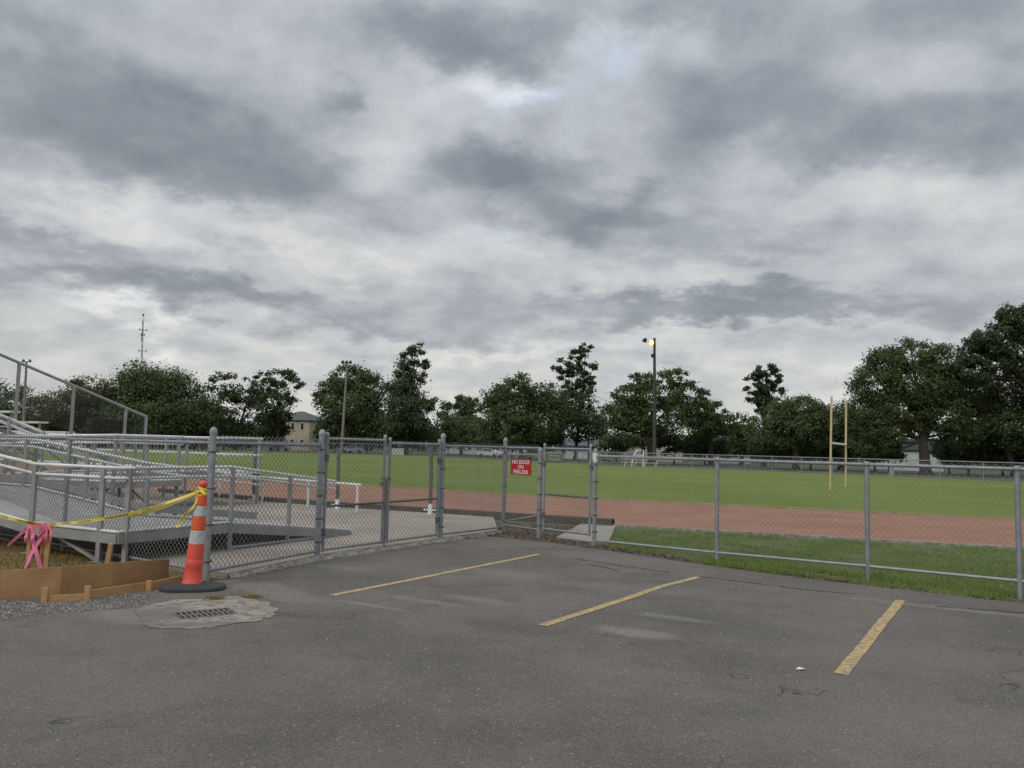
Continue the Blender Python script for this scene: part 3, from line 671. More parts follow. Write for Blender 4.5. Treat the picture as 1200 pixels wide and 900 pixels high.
def ribbon(pts, wid, m, name, parent=None, up=Vector((0, 0, 1)), twist=0, th=.0012, **k):
    # smooth the polyline
    P_ = [Vector(p) for p in pts]
    def cr(p0, p1, p2, p3, t_): return .5*((2*p1)+(p2-p0)*t_+(2*p0-5*p1+4*p2-p3)*t_**2+(3*p1-p0-3*p2+p3)*t_**3)
    Q = []
    for i in range(len(P_)-1):
        for s_ in range(10): Q.append(cr(P_[max(i-1, 0)], P_[i], P_[i+1], P_[min(i+2, len(P_)-1)], s_/10))
    Q.append(P_[-1]); mb = MB(); vs = []; frames = []
    for i, p in enumerate(Q):
        d = (Q[min(i+1, len(Q)-1)]-Q[max(i-1, 0)]).normalized()
        u = up-d*up.dot(d)
        if u.length < .05: u = Vector((1, 0, 0))-d*d.x
        u.normalize(); nn = d.cross(u); a_ = twist*math.sin(i*.23)
        u2 = u*math.cos(a_)+nn*math.sin(a_); n2 = d.cross(u2); frames.append((p, d, u2, n2))
        vs += [p+u2*wid/2+n2*th, p-u2*wid/2+n2*th, p-u2*wid/2-n2*th, p+u2*wid/2-n2*th]
    fs = [(i*4+j, i*4+(j+1) % 4, (i+1)*4+(j+1) % 4, (i+1)*4+j) for i in range(len(Q)-1) for j in range(4)]+[(0, 3, 2, 1), tuple(len(vs)-4+j for j in range(4))]
    mb.add(vs, fs); o = mb.build(name, m, parent, **k); return o, frames
knot = cb+axis*1.085
st_a = g(53, 673); st_b = g(32, 673)
topA = at(56, 614.5, st_a.y-.04)
tp = [knot+Vector((-.03, -.03, 0)), at(195, 589.5, 9.1), at(150, 602.5, 9.12), at(100, 611, 9.2), topA+Vector((0, -.03, 0)), at(30, 611.5, 9.6), at(0, 605, 9.8), at(-40, 596, 10.1)]
ct = empty('caution_tape', tp[4], 'yellow caution tape strung from the cone past the pink-ribboned stakes', 'tape')
o_, fr_ = ribbon(tp, .034, TAPE, 'tape_strip', ct, twist=.35)
ribbon([p+Vector((0, .02, -.02-.02*math.sin(i))) for i, p in enumerate(tp[:3])], .02, TAPE, 'tape_strip', ct, twist=.9)
ribbon([knot+Vector((-.03, -.04, -.01)), at(228, 592, 9.08), at(217, 604, 9.08), at(207, 618, 9.08)], .03, TAPE, 'tape_tail', ct, twist=.8)
kn = MB()
for k in range(3):
    kn.tube([knot+Vector((.042*math.cos(a_), .042*math.sin(a_), .02*(k-1)+.018*math.sin(a_+k*2))) for a_ in [i*math.pi/6 for i in range(13)]], .014, 6, False)
kn.tube([knot+Vector((-.03, -.045, -.01)), knot+Vector((.0, -.06, .01)), knot+Vector((.05, -.05, -.03))], .02, 7).build('knot', TAPE, ct)
# CAUTION printed along the strip
vs, fs = text_mesh('CAUTION', .1); vs[:, 0] -= vs[:, 0].min(); vs[:, 1] -= (vs[:, 1].min()+vs[:, 1].max())/2
vs[:, 0] *= .26/vs[:, 0].max(); vs[:, 1] *= .021/(vs[:, 1].max()-vs[:, 1].min())
cum = [0]
for i in range(1, len(fr_)): cum.append(cum[-1]+(fr_[i][0]-fr_[i-1][0]).length)
tot = cum[-1]; s0 = .15
while s0+.3 < tot:
    out = []
    for v in vs:
        s_ = tot-(s0+v[0]); i = max(0, min(len(cum)-2, int(np.searchsorted(cum, s_))-1)); p, d, u, nn = fr_[i]
        side = nn if nn.y < 0 else -nn
        out.append(p+(fr_[i+1][0]-p)*((s_-cum[i])/max(cum[i+1]-cum[i], 1e-6))+u*v[1]*(1 if u.z > 0 else -1)+side*.0028)
    MB().add(out, fs).build('lettering', INK, ct); s0 += .44

def stake(p, hgt, wx, wy, label, rz=0, lean=(0, 0), name='wooden_stake', group=None):
    q = Vector((p.x+lean[0], p.y+lean[1], hgt)); Z = (q-Vector((p.x, p.y, -.02))).normalized(); X = Vector((math.cos(rz), math.sin(rz), 0)); X = (X-Z*X.dot(Z)).normalized(); Y = Z.cross(X)
    b_ = Vector((p.x, p.y, -.02)); mb = MB(); vs = []
    for z_, s_ in ((0, 1), (.985, 1), (1.0, .85)):
        vs += [b_+(q-b_)*z_+X*wx/2*s_*a+Y*wy/2*s_*c for a, c in ((-1, -1), (1, -1), (1, 1), (-1, 1))]
    fs = [(i*4+j, i*4+(j+1) % 4, (i+1)*4+(j+1) % 4, (i+1)*4+j) for i in range(2) for j in range(4)]+[(8, 9, 10, 11)]
    mb.add(vs, fs); return mb.build(name, WOOD2, label=label, cat='stake', group=group)
zA = topA.z+.02
stake(st_a, zA, .05, .045, 'taller wooden stake at the right end of the pink ribbon', .2, (.01, 0))
stake(Vector((st_a.x-.075, st_a.y+.05, 0)), zA-.12, .045, .04, 'wooden stake close behind the taller one in the pink ribbon', .1)
stake(st_b, zA-.02, .045, .04, 'wooden stake at the left end of the pink ribbon', .1)
pk = empty('marking_ribbon', lerp(st_a, st_b, .5), 'pink flagging ribbon crossed between wooden stakes behind the plywood board', 'ribbon')
yk = st_a.y-.05
q = lambda px, py, dy=0: at(px, py, yk+dy)
for pts, wd in (([q(32, 618), q(45, 616.5, -.02), q(58, 615)], .045), ([q(54, 616), q(47, 632, -.02), q(40, 643, -.02), q(29, 666)], .04),
                ([q(34, 618, -.01), q(38, 632, -.03), q(43, 649, -.03), q(49, 672, .02)], .035), ([q(58, 615, -.02), q(50, 628, -.03), q(40, 645, -.03), q(32, 670)], .025),
                ([q(32, 618), q(22, 628, -.05), q(9, 640, -.12)], .025), ([q(33, 617, -.03), q(31, 628, -.04), q(30, 635, -.03)], .03),
                ([q(49, 616, -.03), q(46, 625, -.05), q(43.5, 629, -.03)], .04), ([q(54, 615, -.03), q(54.5, 626, -.05), q(54, 634, -.03)], .03), ([q(35, 617, -.05), q(39, 627, -.07), q(37, 638, -.06)], .03), ([q(56, 615, -.05), q(60, 624, -.07), q(59, 633, -.06)], .022), ([q(51, 618, -.04), q(48, 621, -.07), q(56, 614, -.04)], .05)):
    ribbon(pts, wd*1.35, PINK, 'ribbon_strip', pk, up=Vector((.3, 0, .95)), twist=.3)
# form boards
def board(pts, z0, z1, th, m, label, zs=None):
    mb = MB(); nrm = offset([Vector(p) for p in pts], th); n_ = len(pts)
    zt = zs or [z1]*n_; vs = []
    for i in range(n_): vs += [(pts[i].x, pts[i].y, z0), (nrm[i].x, nrm[i].y, z0), (nrm[i].x, nrm[i].y, zt[i]), (pts[i].x, pts[i].y, zt[i])]
    fs = [(i*4+j, i*4+(j+1) % 4, (i+1)*4+(j+1) % 4, (i+1)*4+j) for i in range(n_-1) for j in range(4)]+[(0, 1, 2, 3), tuple((n_-1)*4+j for j in (3, 2, 1, 0))]
    return mb.add(vs, fs).build('form_board', m, label=label, cat='board')
b0 = [g(-90, 707), g(0, 702.5), g(70, 701), g(131.5, 694)]; b1 = [g(132.5, 694), g(165, 688), g(197, 681)]
board(b0, -.01, .31, .018, WOOD, 'long brown plywood form board standing on edge in front of the pink ribbon', [.28, .29, .315, .315])
board(b1, -.01, .30, .018, WOOD, 'short brown plywood form board ending beside the orange cone', [.313, .29, .25])
board([g(56, 706.5), g(99, 704)], -.01, .07, .025, WOOD2, 'short low lumber strip between two short stakes in front of the plywood')
board([g(105, 703), g(172, 692.5)], -.01, .095, .025, WOOD2, 'long low lumber strip between the middle short stake and the right one')
board([g(176, 691.5), g(212, 683.5)], -.01, .085, .025, WOOD2, 'low lumber strip ending at the black base of the cone')
for px, py, h_, lb in ((52, 706.5, .15, 'leftmost of the short stakes holding the low lumber, in front of the pink ribbon'), (102, 704, .15, 'middle short stake holding the low lumber strips'), (174, 692.5, .11, 'short stake nearest the cone holding the low lumber strips')):
    stake(g(px, py), h_, .055, .045, lb, .25)
stake(g(123, 675), at(128.5, 639, 9.7).z, .05, .05, 'slanted wooden stake behind the plywood board, right of the pink ribbon', .1, (.05, 0))

# drain grate
gr = empty('drain_grate', (cg.x, cg.y, 0), 'rectangular iron storm drain grate with two rows of slots, set in cracked concrete', 'drain')
gu = lambda a, b_: lerp(lerp(gq[0], gq[1], a), lerp(gq[3], gq[2], a), b_)
mb = MB()
def cell(a0, a1, b0_, b1_):
    c4 = [gu(a0, b0_), gu(a1, b0_), gu(a1, b1_), gu(a0, b1_)]
    mb.add([(p.x, p.y, z) for z in (.004, .016) for p in c4], [(4, 5, 6, 7), (0, 1, 5, 4), (1, 2, 6, 5), (2, 3, 7, 6), (3, 0, 4, 7)])
cell(0, 1, 0, .1); cell(0, 1, .9, 1); cell(0, 1, .46, .54); nb = 10
for row in ((.1, .46), (.54, .9)):
    for i in range(nb+1):
        c_ = .04+.92*i/nb; cell(max(0, c_-.017), min(1, c_+.017), row[0], row[1])
cell(0, .03, .1, .9); cell(.97, 1, .1, .9)
mb.build('grate_bars', IRON, gr)
MB().add([(cg.x+(p.x-cg.x)*1.25, cg.y+(p.y-cg.y)*1.6, -.016) for p in gq], [(0, 1, 2, 3)]).build('pit_shade_sheet', DARK, gr)  # shallow near-black sheet under the bars, its colour paints the shade of a deep pit

# ------------------------------------------------------------------ access ramp and bleacher
C0 = Vector((-4.95, 10.4, 0)); E1 = Vector((.47, .883, 0)).normalized(); E2 = Vector((-E1.y, E1.x, 0))
def R(a, b_, z=0): return C0+E1*a+E2*b_+Vector((0, 0, z))
rampo = empty('access_ramp', R(0, 0), 'grey aluminium switchback access ramp with pipe handrails behind the left fence', 'ramp')
PZ = .06
def deck(quads, name='deck'):
    mb = MB()
    for q_ in quads:
        vs = [Vector(p) for p in q_]; mb.add(vs+[v-Vector((0, 0, .05)) for v in vs], [(0, 1, 2, 3), (7, 6, 5, 4)]+[(i, 4+i, 4+(i+1) % 4, (i+1) % 4) for i in range(4)])
    return mb.build(name, DECKM, rampo)
W1 = 1.8
zt = .44
def zl(b_): return zt if b_ < 1.8 else zt+min((b_-1.8)*.11, .33)      # walkway rising to the left
deck([[R(0, 0, zt), R(1.8, 0, zt), R(1.8, W1, zt), R(0, W1, zt)]])
deck([[R(1.8, 0, zt), R(4.6, 0, PZ+.03), R(4.6, W1, PZ+.03), R(1.8, W1, zt)]])
deck([[R(0, W1, zt), R(1.8, W1, zt), R(1.8, 4.8, .77), R(0, 4.8, .77)], [R(0, 4.8, .77), R(1.8, 4.8, .77), R(1.8, 9, .77), R(0, 9, .77)]])
deck([[R(0, 9, .77), R(3.8, 9, .77), R(3.8, 10.6, .77), R(0, 10.6, .77)]])
def zu(b_): return .77+(9-b_)*.02
deck([[R(2.3, 3.3, zu(3.3)), R(3.7, 3.3, zu(3.3)), R(3.7, 9, .77), R(2.3, 9, .77)]])
deck([[R(3.7, 6.6, .86), R(8.0, 6.6, .9), R(8.0, 8.0, .9), R(3.7, 8.0, .86)]])
def edge(a, b_, kick=.15, depth=.125):      # side beam, kick plate and foot of one ramp edge
    a, b_ = Vector(a), Vector(b_)
    MB().beam(a-Vector((0, 0, depth/2)), b_-Vector((0, 0, depth/2)), .05, depth).build('side_beam', ALUD, rampo)
    MB().tube([a+Vector((0, 0, .025)), b_+Vector((0, 0, .025))], .021, 8).build('edge_rail', ALU, rampo)
    if kick: MB().beam(a+Vector((0, 0, kick/2+.05)), b_+Vector((0, 0, kick/2+.05)), .02, kick-.05).build('kick_plate', ALUD, rampo)
def guard(pts, h=.83, gap=.13, posts=None, pz=None):
    MB().tube([Vector(p)+Vector((0, 0, h)) for p in pts], .0245, 8).build('handrail', ALU, rampo)
    MB().tube([Vector(p)+Vector((0, 0, h-gap)) for p in pts], .021, 8).build('lower_handrail', ALU, rampo)
def rpost(p, h=.83, r=.033):
    p = Vector(p); MB().beam((p.x, p.y, PZ), (p.x, p.y, p.z+h), r*2, r*1.6, Vector((1, 0, 0))).build('rail_post', ALUD, rampo)
    MB().box((p.x, p.y, PZ+.006), (.16, .16, .012)).build('base_plate', ALUD, rampo)
n0 = [R(4.15, 0, .17), R(1.8, 0, zt), R(0, 0, zt), R(0, 1.8, zt), R(0, 4.8, .77), R(0, 10.6, .77)]
guard(n0)
for a, b_ in zip(n0[:-1], n0[1:]): edge(a, b_, .0)
edge(R(4.6, 0, PZ+.05), n0[0], 0)
n1 = [R(4.15, W1, .17), R(1.8, W1, zt), R(1.8, 4.8, .77), R(1.8, 9, .77)]
guard(n1)
for a, b_ in zip(n1[:-1], n1[1:]): edge(a, b_, .17)
for p in (R(.12, 0, zt), R(1.85, 0, zt), R(3.05, 0, .3), R(0, .35, zt), R(0, 1.8, zt), R(0, 3.9, zl(3.9)), R(0, 5.6, zl(5.6)), R(0, 7.4, zl(7.4)), 
          R(1.8, W1, zt), R(2.9, W1, .31), R(1.8, 3.3, zl(3.3)), R(1.8, 5.0, zl(5)), R(1.8, 7.0, zl(7))): rpost(p)
# bottom skid under the low end of the ramp
MB().tube([R(4.45, 0, PZ+.02), R(1.85, 0, PZ+.03)], .025, 8).build('skid_rail', ALUD, rampo)
n2 = [R(3.7, 3.3, zu(3.3)), R(2.3, 3.3, zu(3.3)), R(2.3, 9, .77)]; n3 = [R(3.7, 3.3, zu(3.3)), R(3.7, 6.6, .86), R(8.0, 6.6, .9)]; n4 = [R(3.7, 9, .77), R(3.7, 8.0, .86), R(8.0, 8.0, .9)]
for nn_ in (n2, n3, n4):
    guard(nn_, .82)
    for a, b_ in zip(nn_[:-1], nn_[1:]): edge(a, b_, .0, .09)
for bb in (3.3, 4.6, 6.2, 7.6, 8.9): rpost(R(2.3, bb, zu(bb)), .82, .03)
for aa, bb in ((3.7, 3.4), (3.7, 5.0), (3.7, 6.6), (5.2, 6.6), (6.6, 6.6), (5.2, 8), (6.6, 8)): rpost(R(aa, bb, .86), .82, .03)
# diagonal braces under the decks
for a, b_ in ((R(.1, .5, PZ), R(.1, 1.6, .38)), (R(.1, 3, PZ), R(.1, 3.9, .44)), (R(.1, 5.6, .6), R(.1, 4.1, PZ)), (R(2.3, 3.4, PZ), R(2.3, 4.4, .8)), (R(2.3, 5.8, PZ), R(2.3, 4.3, .8)), (R(3.7, 3.5, PZ), R(3.7, 4.9, .8)), (R(3.7, 6.4, PZ), R(3.7, 5.1, .8))):
    MB().beam(a, b_, .04, .04).build('brace', ALUD, rampo)

# white pipe barrier along the track
pr = empty('pipe_barrier', g(395, 597), 'low white pipe barrier at the pad edge beside the red track', 'barrier')
pa, pb = Vector((-3.40, 18.75, 0)), Vector((-8.4, 23.2, 0))
MB().tube([(pa.x, pa.y, .72), (pb.x, pb.y, .72)], .03, 8).build('rail', WHITE, pr)
for t_ in (0.02, .31, .62, .95):
    p = lerp(pa, pb, t_); MB().tube([(p.x, p.y, .09), (p.x, p.y, .71)], .035, 8).build('leg', WHITE, pr)
# short grey poles with white feet on the edge of the track
for i, (px, py, h_) in enumerate(((395, 597, 1.5), (504, 603, 1.7), (297, 590, 1.5))):
    b_ = g(px, py, .05); tpz = h_
    po = empty('net_post', (b_.x, b_.y, 0), ('slim white-footed post at the track edge, seen through the left gate leaf', 'slim white-footed post at the track edge, seen through the right gate leaf', 'slim grey post at the track edge, seen left of the double gate')[i], 'post', 'slim posts along the track edge')
    MB().tube([(b_.x, b_.y, .3), (b_.x-.02, b_.y, tpz)], .045, 10).build('shaft', GALVD, po)
    MB().lathe((b_.x, b_.y, .05), [(.07, 0), (.07, .04), (.05, .06), (.05, .24), (.045, .25)], 12).box((b_.x, b_.y, .16), (.34, .035, .035), rad(-24)).build('foot', WHITE, po)

# bleacher: rows parallel to the track, right end guarded by chain link
BF = Vector((-10.0, 22.1, 0)); BU = Vector((-.866, .5, 0)); BV = Vector((-.5, -.866, 0))    # along the rows / towards the back
def Bp(u, v, z): return BF+BU*u+BV*v+Vector((0, 0, z))
bl = empty('bleacher', BF, 'aluminium bleacher stand with a sloping chain link end guard, rising at the far left', 'bleacher')
LEN = 22
for k in range(9):
    v = .35+.72*k; z = 1.18+.235*k
    MB().beam(Bp(1.0, v, z), Bp(LEN, v, z), .24, .045).build('foot_board', ALU, bl)
    MB().beam(Bp(.98, v+.36, z+.36), Bp(LEN, v+.36, z+.36), .25, .05).build('seat_board', ALU, bl)
for u in (1.15, 2.5, 4.5, 6.0, 8.0):
    mb = MB(); mb.beam(Bp(u, .1, 1.05), Bp(u, 6.4, 3.1), .06, .1)
    for v in (.3, 2.2, 4.2, 6.2):
        mb.beam(Bp(u, v, PZ), Bp(u, v, 1.02+v*.326), .07, .07, Vector((1, 0, 0)))
    mb.beam(Bp(u, .3, PZ+.1), Bp(u, 2.2, 1.5), .04, .04).beam(Bp(u, 4.2, PZ+.1), Bp(u, 2.2, 1.5), .04, .04).build('frame', ALUD, bl)
    for k in range(9): MB().box(Bp(u, .71+.72*k, 1.36+.235*k), (.05, .05, .33)).build('seat_bracket', ALUD, bl)
# front walkway and its railing
MB().add([Bp(-3.6, -.9, .9), Bp(LEN, -.9, .9), Bp(LEN, .3, .9), Bp(-3.6, .3, .9)]+[Bp(-3.6, -.9, .84), Bp(LEN, -.9, .84), Bp(LEN, .3, .84), Bp(-3.6, .3, .84)], [(0, 1, 2, 3), (7, 6, 5, 4), (0, 4, 5, 1), (1, 5, 6, 2), (2, 6, 7, 3), (3, 7, 4, 0)]).build('front_walkway', ALU, bl)
for v, z, nm in ((-.9, 1.73, 'front_rail'), (-.9, 1.30, 'front_lower_rail')):
    MB().tube([Bp(-3.6, v, z), Bp(LEN, v, z)], .03, 8).build(nm, ALU, bl)
for z in (1.73, 1.3): MB().tube([Bp(-3.6, -.9, z), Bp(-3.6, .3, z)], .03, 8).build('front_rail', ALU, bl)
for u in (-3.5, -1.6, .2, 2.2, 4.2, 6.2): MB().beam(Bp(u, -.9, PZ), Bp(u, -.9, 1.73), .07, .07, Vector((1, 0, 0))).build('walkway_post', ALUD, bl)
# end guard
gz = lambda v: 2.26+.323*v
MB().tube([Bp(-.1, 0, gz(0)), Bp(-.1, 6.6, gz(6.6))], .035, 8).build('guard_rail', ALUD, bl)
for v in (0, .62, 2.08, 3.45, 4.9, 6.4): MB().tube([Bp(-.1, v, max(.9, gz(v)-1.5)), Bp(-.1, v, gz(v))], .042, 8).build('guard_post', ALUD, bl)
a, b_ = Bp(-.1, 0, 0), Bp(-.1, 6.5, 0)
wire_mesh(a, b_, gz(0)-1.1, gz(0), bl, h=.04, r=.0024, name='guard_mesh', z0b=gz(6.5)-1.1, z1b=gz(6.5))
# stair handrails in front of the stand
for dv, dz in ((0, 0), (.0, -.12)):
    MB().tube([at(-30, 474, 15.6)+Vector((0, 0, dz)), at(55, 508.5, 16.4)+Vector((0, 0, dz)), at(57, 517, 16.4)+Vector((0, 0, dz))], .028, 8).build('stair_handrail', ALU, bl)
for px, Y in ((10, 15.95), (52, 16.35)):
    p = at(px, 500, Y); MB().tube([(p.x, p.y, .9), (p.x, p.y, 1.75 if px > 40 else 2.0)], .025, 8).build('stair_post', ALUD, bl)

# ------------------------------------------------------------------ goal posts
ga, gb = g(972.8, 574), g(991, 570.5)
gp = empty('goal_post', (ga+gb)/2, 'yellow H-shaped goal post standing on the grass field', 'goal')
for p, tz, lean in ((ga, 4.55, .10), (gb, 4.6, .06)): MB().tube([(p.x, p.y, -.05), (p.x+lean, p.y, tz)], .052, 10).build('upright', GOALY, gp)
MB().tube([(ga.x+.05, ga.y, 2.27), (gb.x+.03, gb.y, 2.27)], .055, 8).build('crossbar', WHITE, gp)

# ------------------------------------------------------------------ light poles, mast, utility pole
def pole(px, pyb, pyt, Y, r0, r1, m, label, cat='light pole', name='light_pole'):
    b_ = at(px[0], pyb, Y); b_.z = 0; tp_ = at(px[1], pyt, Y)
    o = empty(name, b_, label, cat); MB().tube([(b_.x, b_.y, -.1), (tp_.x, tp_.y, tp_.z)], [r0, r1], 10).build('shaft', m, o)
    return o, b_, tp_
o, b_, tp_ = pole((767, 767), 546, 396, 93.5, .23, .14, POLED, 'dark light pole at the far field edge with a lit lamp on top')
lampm = bpy.data.materials.new('lamp_glow'); lampm.use_nodes = True
bs = lampm.node_tree.nodes['Principled BSDF']; bs.inputs['Emission Color'].default_value = (1, .52, .09, 1); bs.inputs['Emission Strength'].default_value = 2.0; bs.inputs['Base Color'].default_value = (.8, .7, .4, 1)
arm = MB().beam(tp_+Vector((-.1, 0, -.75)), tp_+Vector((-.75, 0, -.45)), .09, .09).build('lamp_arm', POLED, o)
MB().lathe(tp_+Vector((-.42, -.35, -.62)), [(0, -.28), (.16, -.22), (.27, -.06), (.26, .09), (.14, .22), (0, .25)], 14, Vector((0, -1, 0))).build('lamp', lampm, o)
MB().lathe(tp_+Vector((-1.0, -.1, -.55)), [(0, 0), (.12, .05), (.30, .38), (.32, .4)], 12, Vector((-.5, -.6, .55))).build('lamp_shade', POLED, o)
MB().box(tp_+Vector((-.22, -.1, -2.1)), (.3, .25, .4)).build('junction_box', DARK, o)
o, b_, tp_ = pole((400, 407), 530, 424, 138, .26, .15, POLEW, 'tall pale wooden light pole with two unlit lamps before the trees')
MB().beam(tp_+Vector((-.9, 0, -.2)), tp_+Vector((.7, 0, -.2)), .12, .12).build('cross_arm', POLEW, o)
for dx in (-.75, -.1, .55): MB().lathe(tp_+Vector((dx, -.05, .05)), [(.06, .25), (.2, .12), (.30, -.3), (.27, -.3), (0, -.05)], 10, Vector((0, .6, .8))).build('lamp', GALVD, o)
o, b_, tp_ = pole((26, 31), 525, 424, 118, .22, .15, POLEW, 'slim dark light pole with a small cross arm behind the bleacher guard')
MB().beam(tp_+Vector((-.55, 0, 0)), tp_+Vector((.6, 0, 0)), .1, .1).build('cross_arm', POLED, o)
for dx in (-.45, .5): MB().lathe(tp_+Vector((dx, 0, .1)), [(.05, .3), (.15, .2), (.25, -.1), (0, -.05)], 10).build('lamp', GALVD, o)
o, b_, tp_ = pole((690, 690), 530, 455, 135, .16, .12, POLED, 'thin utility pole peeping out between the tall airy tree and the big oak', 'utility pole', 'utility_pole')
MB().beam(tp_+Vector((-.9, 0, -1.2)), tp_+Vector((.9, 0, -1.2)), .12, .12).build('cross_arm', POLED, o)
p0 = tp_+Vector((.9, 0, -1.1)); MB().tube([lerp(p0, p0+Vector((22, 40, -1.5)), t_)-Vector((0, 0, 2.2*4*t_*(1-t_)*.5)) for t_ in [i/12 for i in range(13)]], .03, 5).build('wire', POLED, o)
# lattice antenna mast
mY = 420; b_ = at(163, 520, mY); b_.z = 0; tp_ = at(168, 369, mY)
mo = empty('antenna_mast', b_, 'slender grey lattice antenna mast rising behind the big trees on the left', 'antenna mast')
MB().tube([(tp_.x-.3, mY, tp_.z-14), (tp_.x, mY, tp_.z)], [.16, .12], 6).build('tip', GALV, mo)
mb = MB(); nseg = 16
def leg(k, t_): 
    a_ = 2*math.pi*k/3; rr = .62-.3*t_; c_ = lerp(Vector((b_.x, b_.y, 0)), Vector((tp_.x, tp_.y, tp_.z-3)), t_); return c_+Vector((rr*math.cos(a_), rr*math.sin(a_), 0))
for k in range(3):
    mb.tube([leg(k, 0), leg(k, 1)], .09, 5)
    for i in range(nseg): mb.tube([leg(k, i/nseg), leg((k+1) % 3, (i+1)/nseg)], .06, 4)
mb.build('lattice', GALVL, mo)
for dz, wd in ((-8, 2.0), (-10.5, .9), (-19, 2.0)):
    q_ = lerp(Vector((b_.x, b_.y, 0)), tp_, 1+dz/tp_.z)
    mb = MB()
    for a_ in range(3): mb.beam(q_, q_+Vector((wd*math.cos(a_*2.1), wd*math.sin(a_*2.1), 0)), .2, .2).box(q_+Vector((wd*math.cos(a_*2.1), wd*math.sin(a_*2.1), 0)), (.35, .35, 1.0))
    mb.build('antenna_array', GALVD, mo)
MB().box(tp_, (.7, .7, 1.1)).build('beacon', GALVD, mo)

# ------------------------------------------------------------------ far field fence and things beside it
def far_fence(pts, h_, step, label, mr=.0035, hh=.09):
    o = empty('field_fence', pts[0], label, 'fence')
    for a, c in zip(pts[:-1], pts[1:]):
        Ls = (c-a).length; k = max(1, int(Ls/step))
        for i in range(k): 
            p = lerp(a, c, i/k); MB().tube([(p.x, p.y, -.05), (p.x, p.y, h_)], .045, 6).build('post', GALV, o)
        MB().tube([(a.x, a.y, h_), (c.x, c.y, h_)], .045, 6).build('top_rail', GALV, o)
        MB().tube([(a.x, a.y, .12), (c.x, c.y, .12)], .03, 6).build('bottom_rail', GALV, o)
        wire_mesh(a, c, .1, h_, o, h=hh, r=mr)
ffo = offset(fld_far, -2.6)
ffr = [ffo[1], ffo[2], ffo[3], ffo[4], ffo[5]]
for q_ in ffr: q_.z = 0
far_fence(ffr, 1.45, 2.7, 'pale chain link fence along the far field edge, behind the goal post')
ffl = [ffo[5]+Vector((-.4, .6, 0)), ffo[6], ffo[7], ffo[8], Vector((-100, 122, 0))]
far_fence(ffl, 1.75, 3.2, 'distant grey chain link fence across the far left end of the field', .0055, .13)
# fat corner post panel at the right
p = at(1045, 556, 68.4); p.z = 0
MB().box((p.x, p.y, .72), (.35, .2, 1.45), rad(-40)).box((p.x, p.y, 1.47), (.42, .26, .06), rad(-40)).build('fence_pillar', GALV, label='thick grey pillar in the far fence just right of the goal post', cat='pillar')

def small_bleacher(c, rz, label):
    o = empty('bench_rack', c, label, 'bench'); X = Vector((math.cos(rz), math.sin(rz), 0)); Y = Vector((-X.y, X.x, 0))
    q_ = lambda x, y, z: Vector(c)+X*x+Y*y+Vector((0, 0, z))
    for k in range(2):
        MB().beam(q_(-1.9, .5*k, .45+.38*k), q_(1.9, .5*k, .45+.38*k), .28, .06).build('plank', ALUD2, o)
    for x in (-1.6, -.5, .5, 1.6):
        MB().beam(q_(x, -.1, 0), q_(x, -.05, .45), .08, .08).beam(q_(x, .6, 0), q_(x, .5, .83), .08, .08).beam(q_(x, -.1, .25), q_(x, .6, .25), .06, .06).build('leg', ALUD2, o)
c_ = at(750, 546, 84.5); c_.z = 0; small_bleacher(c_, rad(-20), 'low white bench rack at the far field edge left of the lit light pole')
c_ = at(748, 546, 86.5); o = empty('frame_stand', (c_.x, c_.y, 0), 'white inverted U frame leaning behind the low white bench rack', 'frame')
MB().tube([(c_.x-.7, c_.y, 0), (c_.x-.6, c_.y, .9), (c_.x-.15, c_.y+.1, 1.75), (c_.x+.55, c_.y+.1, 1.75), (c_.x+.5, c_.y, 0)], .07, 8).build('frame', WHITE, o)
MB().tube([(c_.x-.35, c_.y+.05, 1.2), (c_.x+.5, c_.y, 1.2)], .045, 8).build('crossbar', WHITE, o)
c_ = at(714, 545, 88); o = empty('folded_bench', (c_.x, c_.y, 0), 'dark folded bench planks slumped at the field edge right of the walk gate', 'bench')
for k in range(3): MB().beam((c_.x-.9, c_.y+.2*k, .85-.12*k), (c_.x+1.0, c_.y+.2*k, .25+.05*k), .25, .06).build('plank', GALVD, o)
for x in (-.7, .7): MB().beam((c_.x+x, c_.y, 0), (c_.x+x, c_.y+.3, .6-.2*x), .08, .08).build('leg', GALVD, o)
c_ = at(649, 542, 97); gb_ = empty('storage_bin', (c_.x, c_.y, 0), 'dull green bin with pale stripes standing beyond the field behind the walk gate', 'bin')
GRN = mat('green_paint', (.08, .15, .085), .6, col2=(.12, .19, .12), scale=2)
MB().box((c_.x, c_.y, .65), (1.7, 1.1, 1.0), .1).build('body', GRN, gb_); MB().box((c_.x, c_.y, 1.19), (1.8, 1.2, .07), .1).build('lid', mat('bin_lid', (.42, .46, .42), .6), gb_)
for dz in (.45, .85): MB().box((c_.x-.0, c_.y-.56, dz), (1.4, .04, .1), .1).build('stripe', mat('dull_stripe', (.34, .38, .34), .7), gb_)
for dx in (-.65, .65): MB().tube([(c_.x+dx, c_.y-.4, .08), (c_.x+dx, c_.y+.4, .08)], .08, 8).build('wheel', RUBBER, gb_)
c_ = at(466, 534, 131); eb = empty('equipment_box', (c_.x, c_.y, 0), 'pale box with a lid on the far left field edge, seen through the double gate', 'box')
MB().box((c_.x, c_.y, .55), (1.9, 1.1, 1.0), .1).build('body', mat('pale_box', (.5, .49, .46), .7, var=.2), eb); MB().box((c_.x, c_.y, 1.09), (2.0, 1.2, .08), .1).build('lid', WHITE, eb)

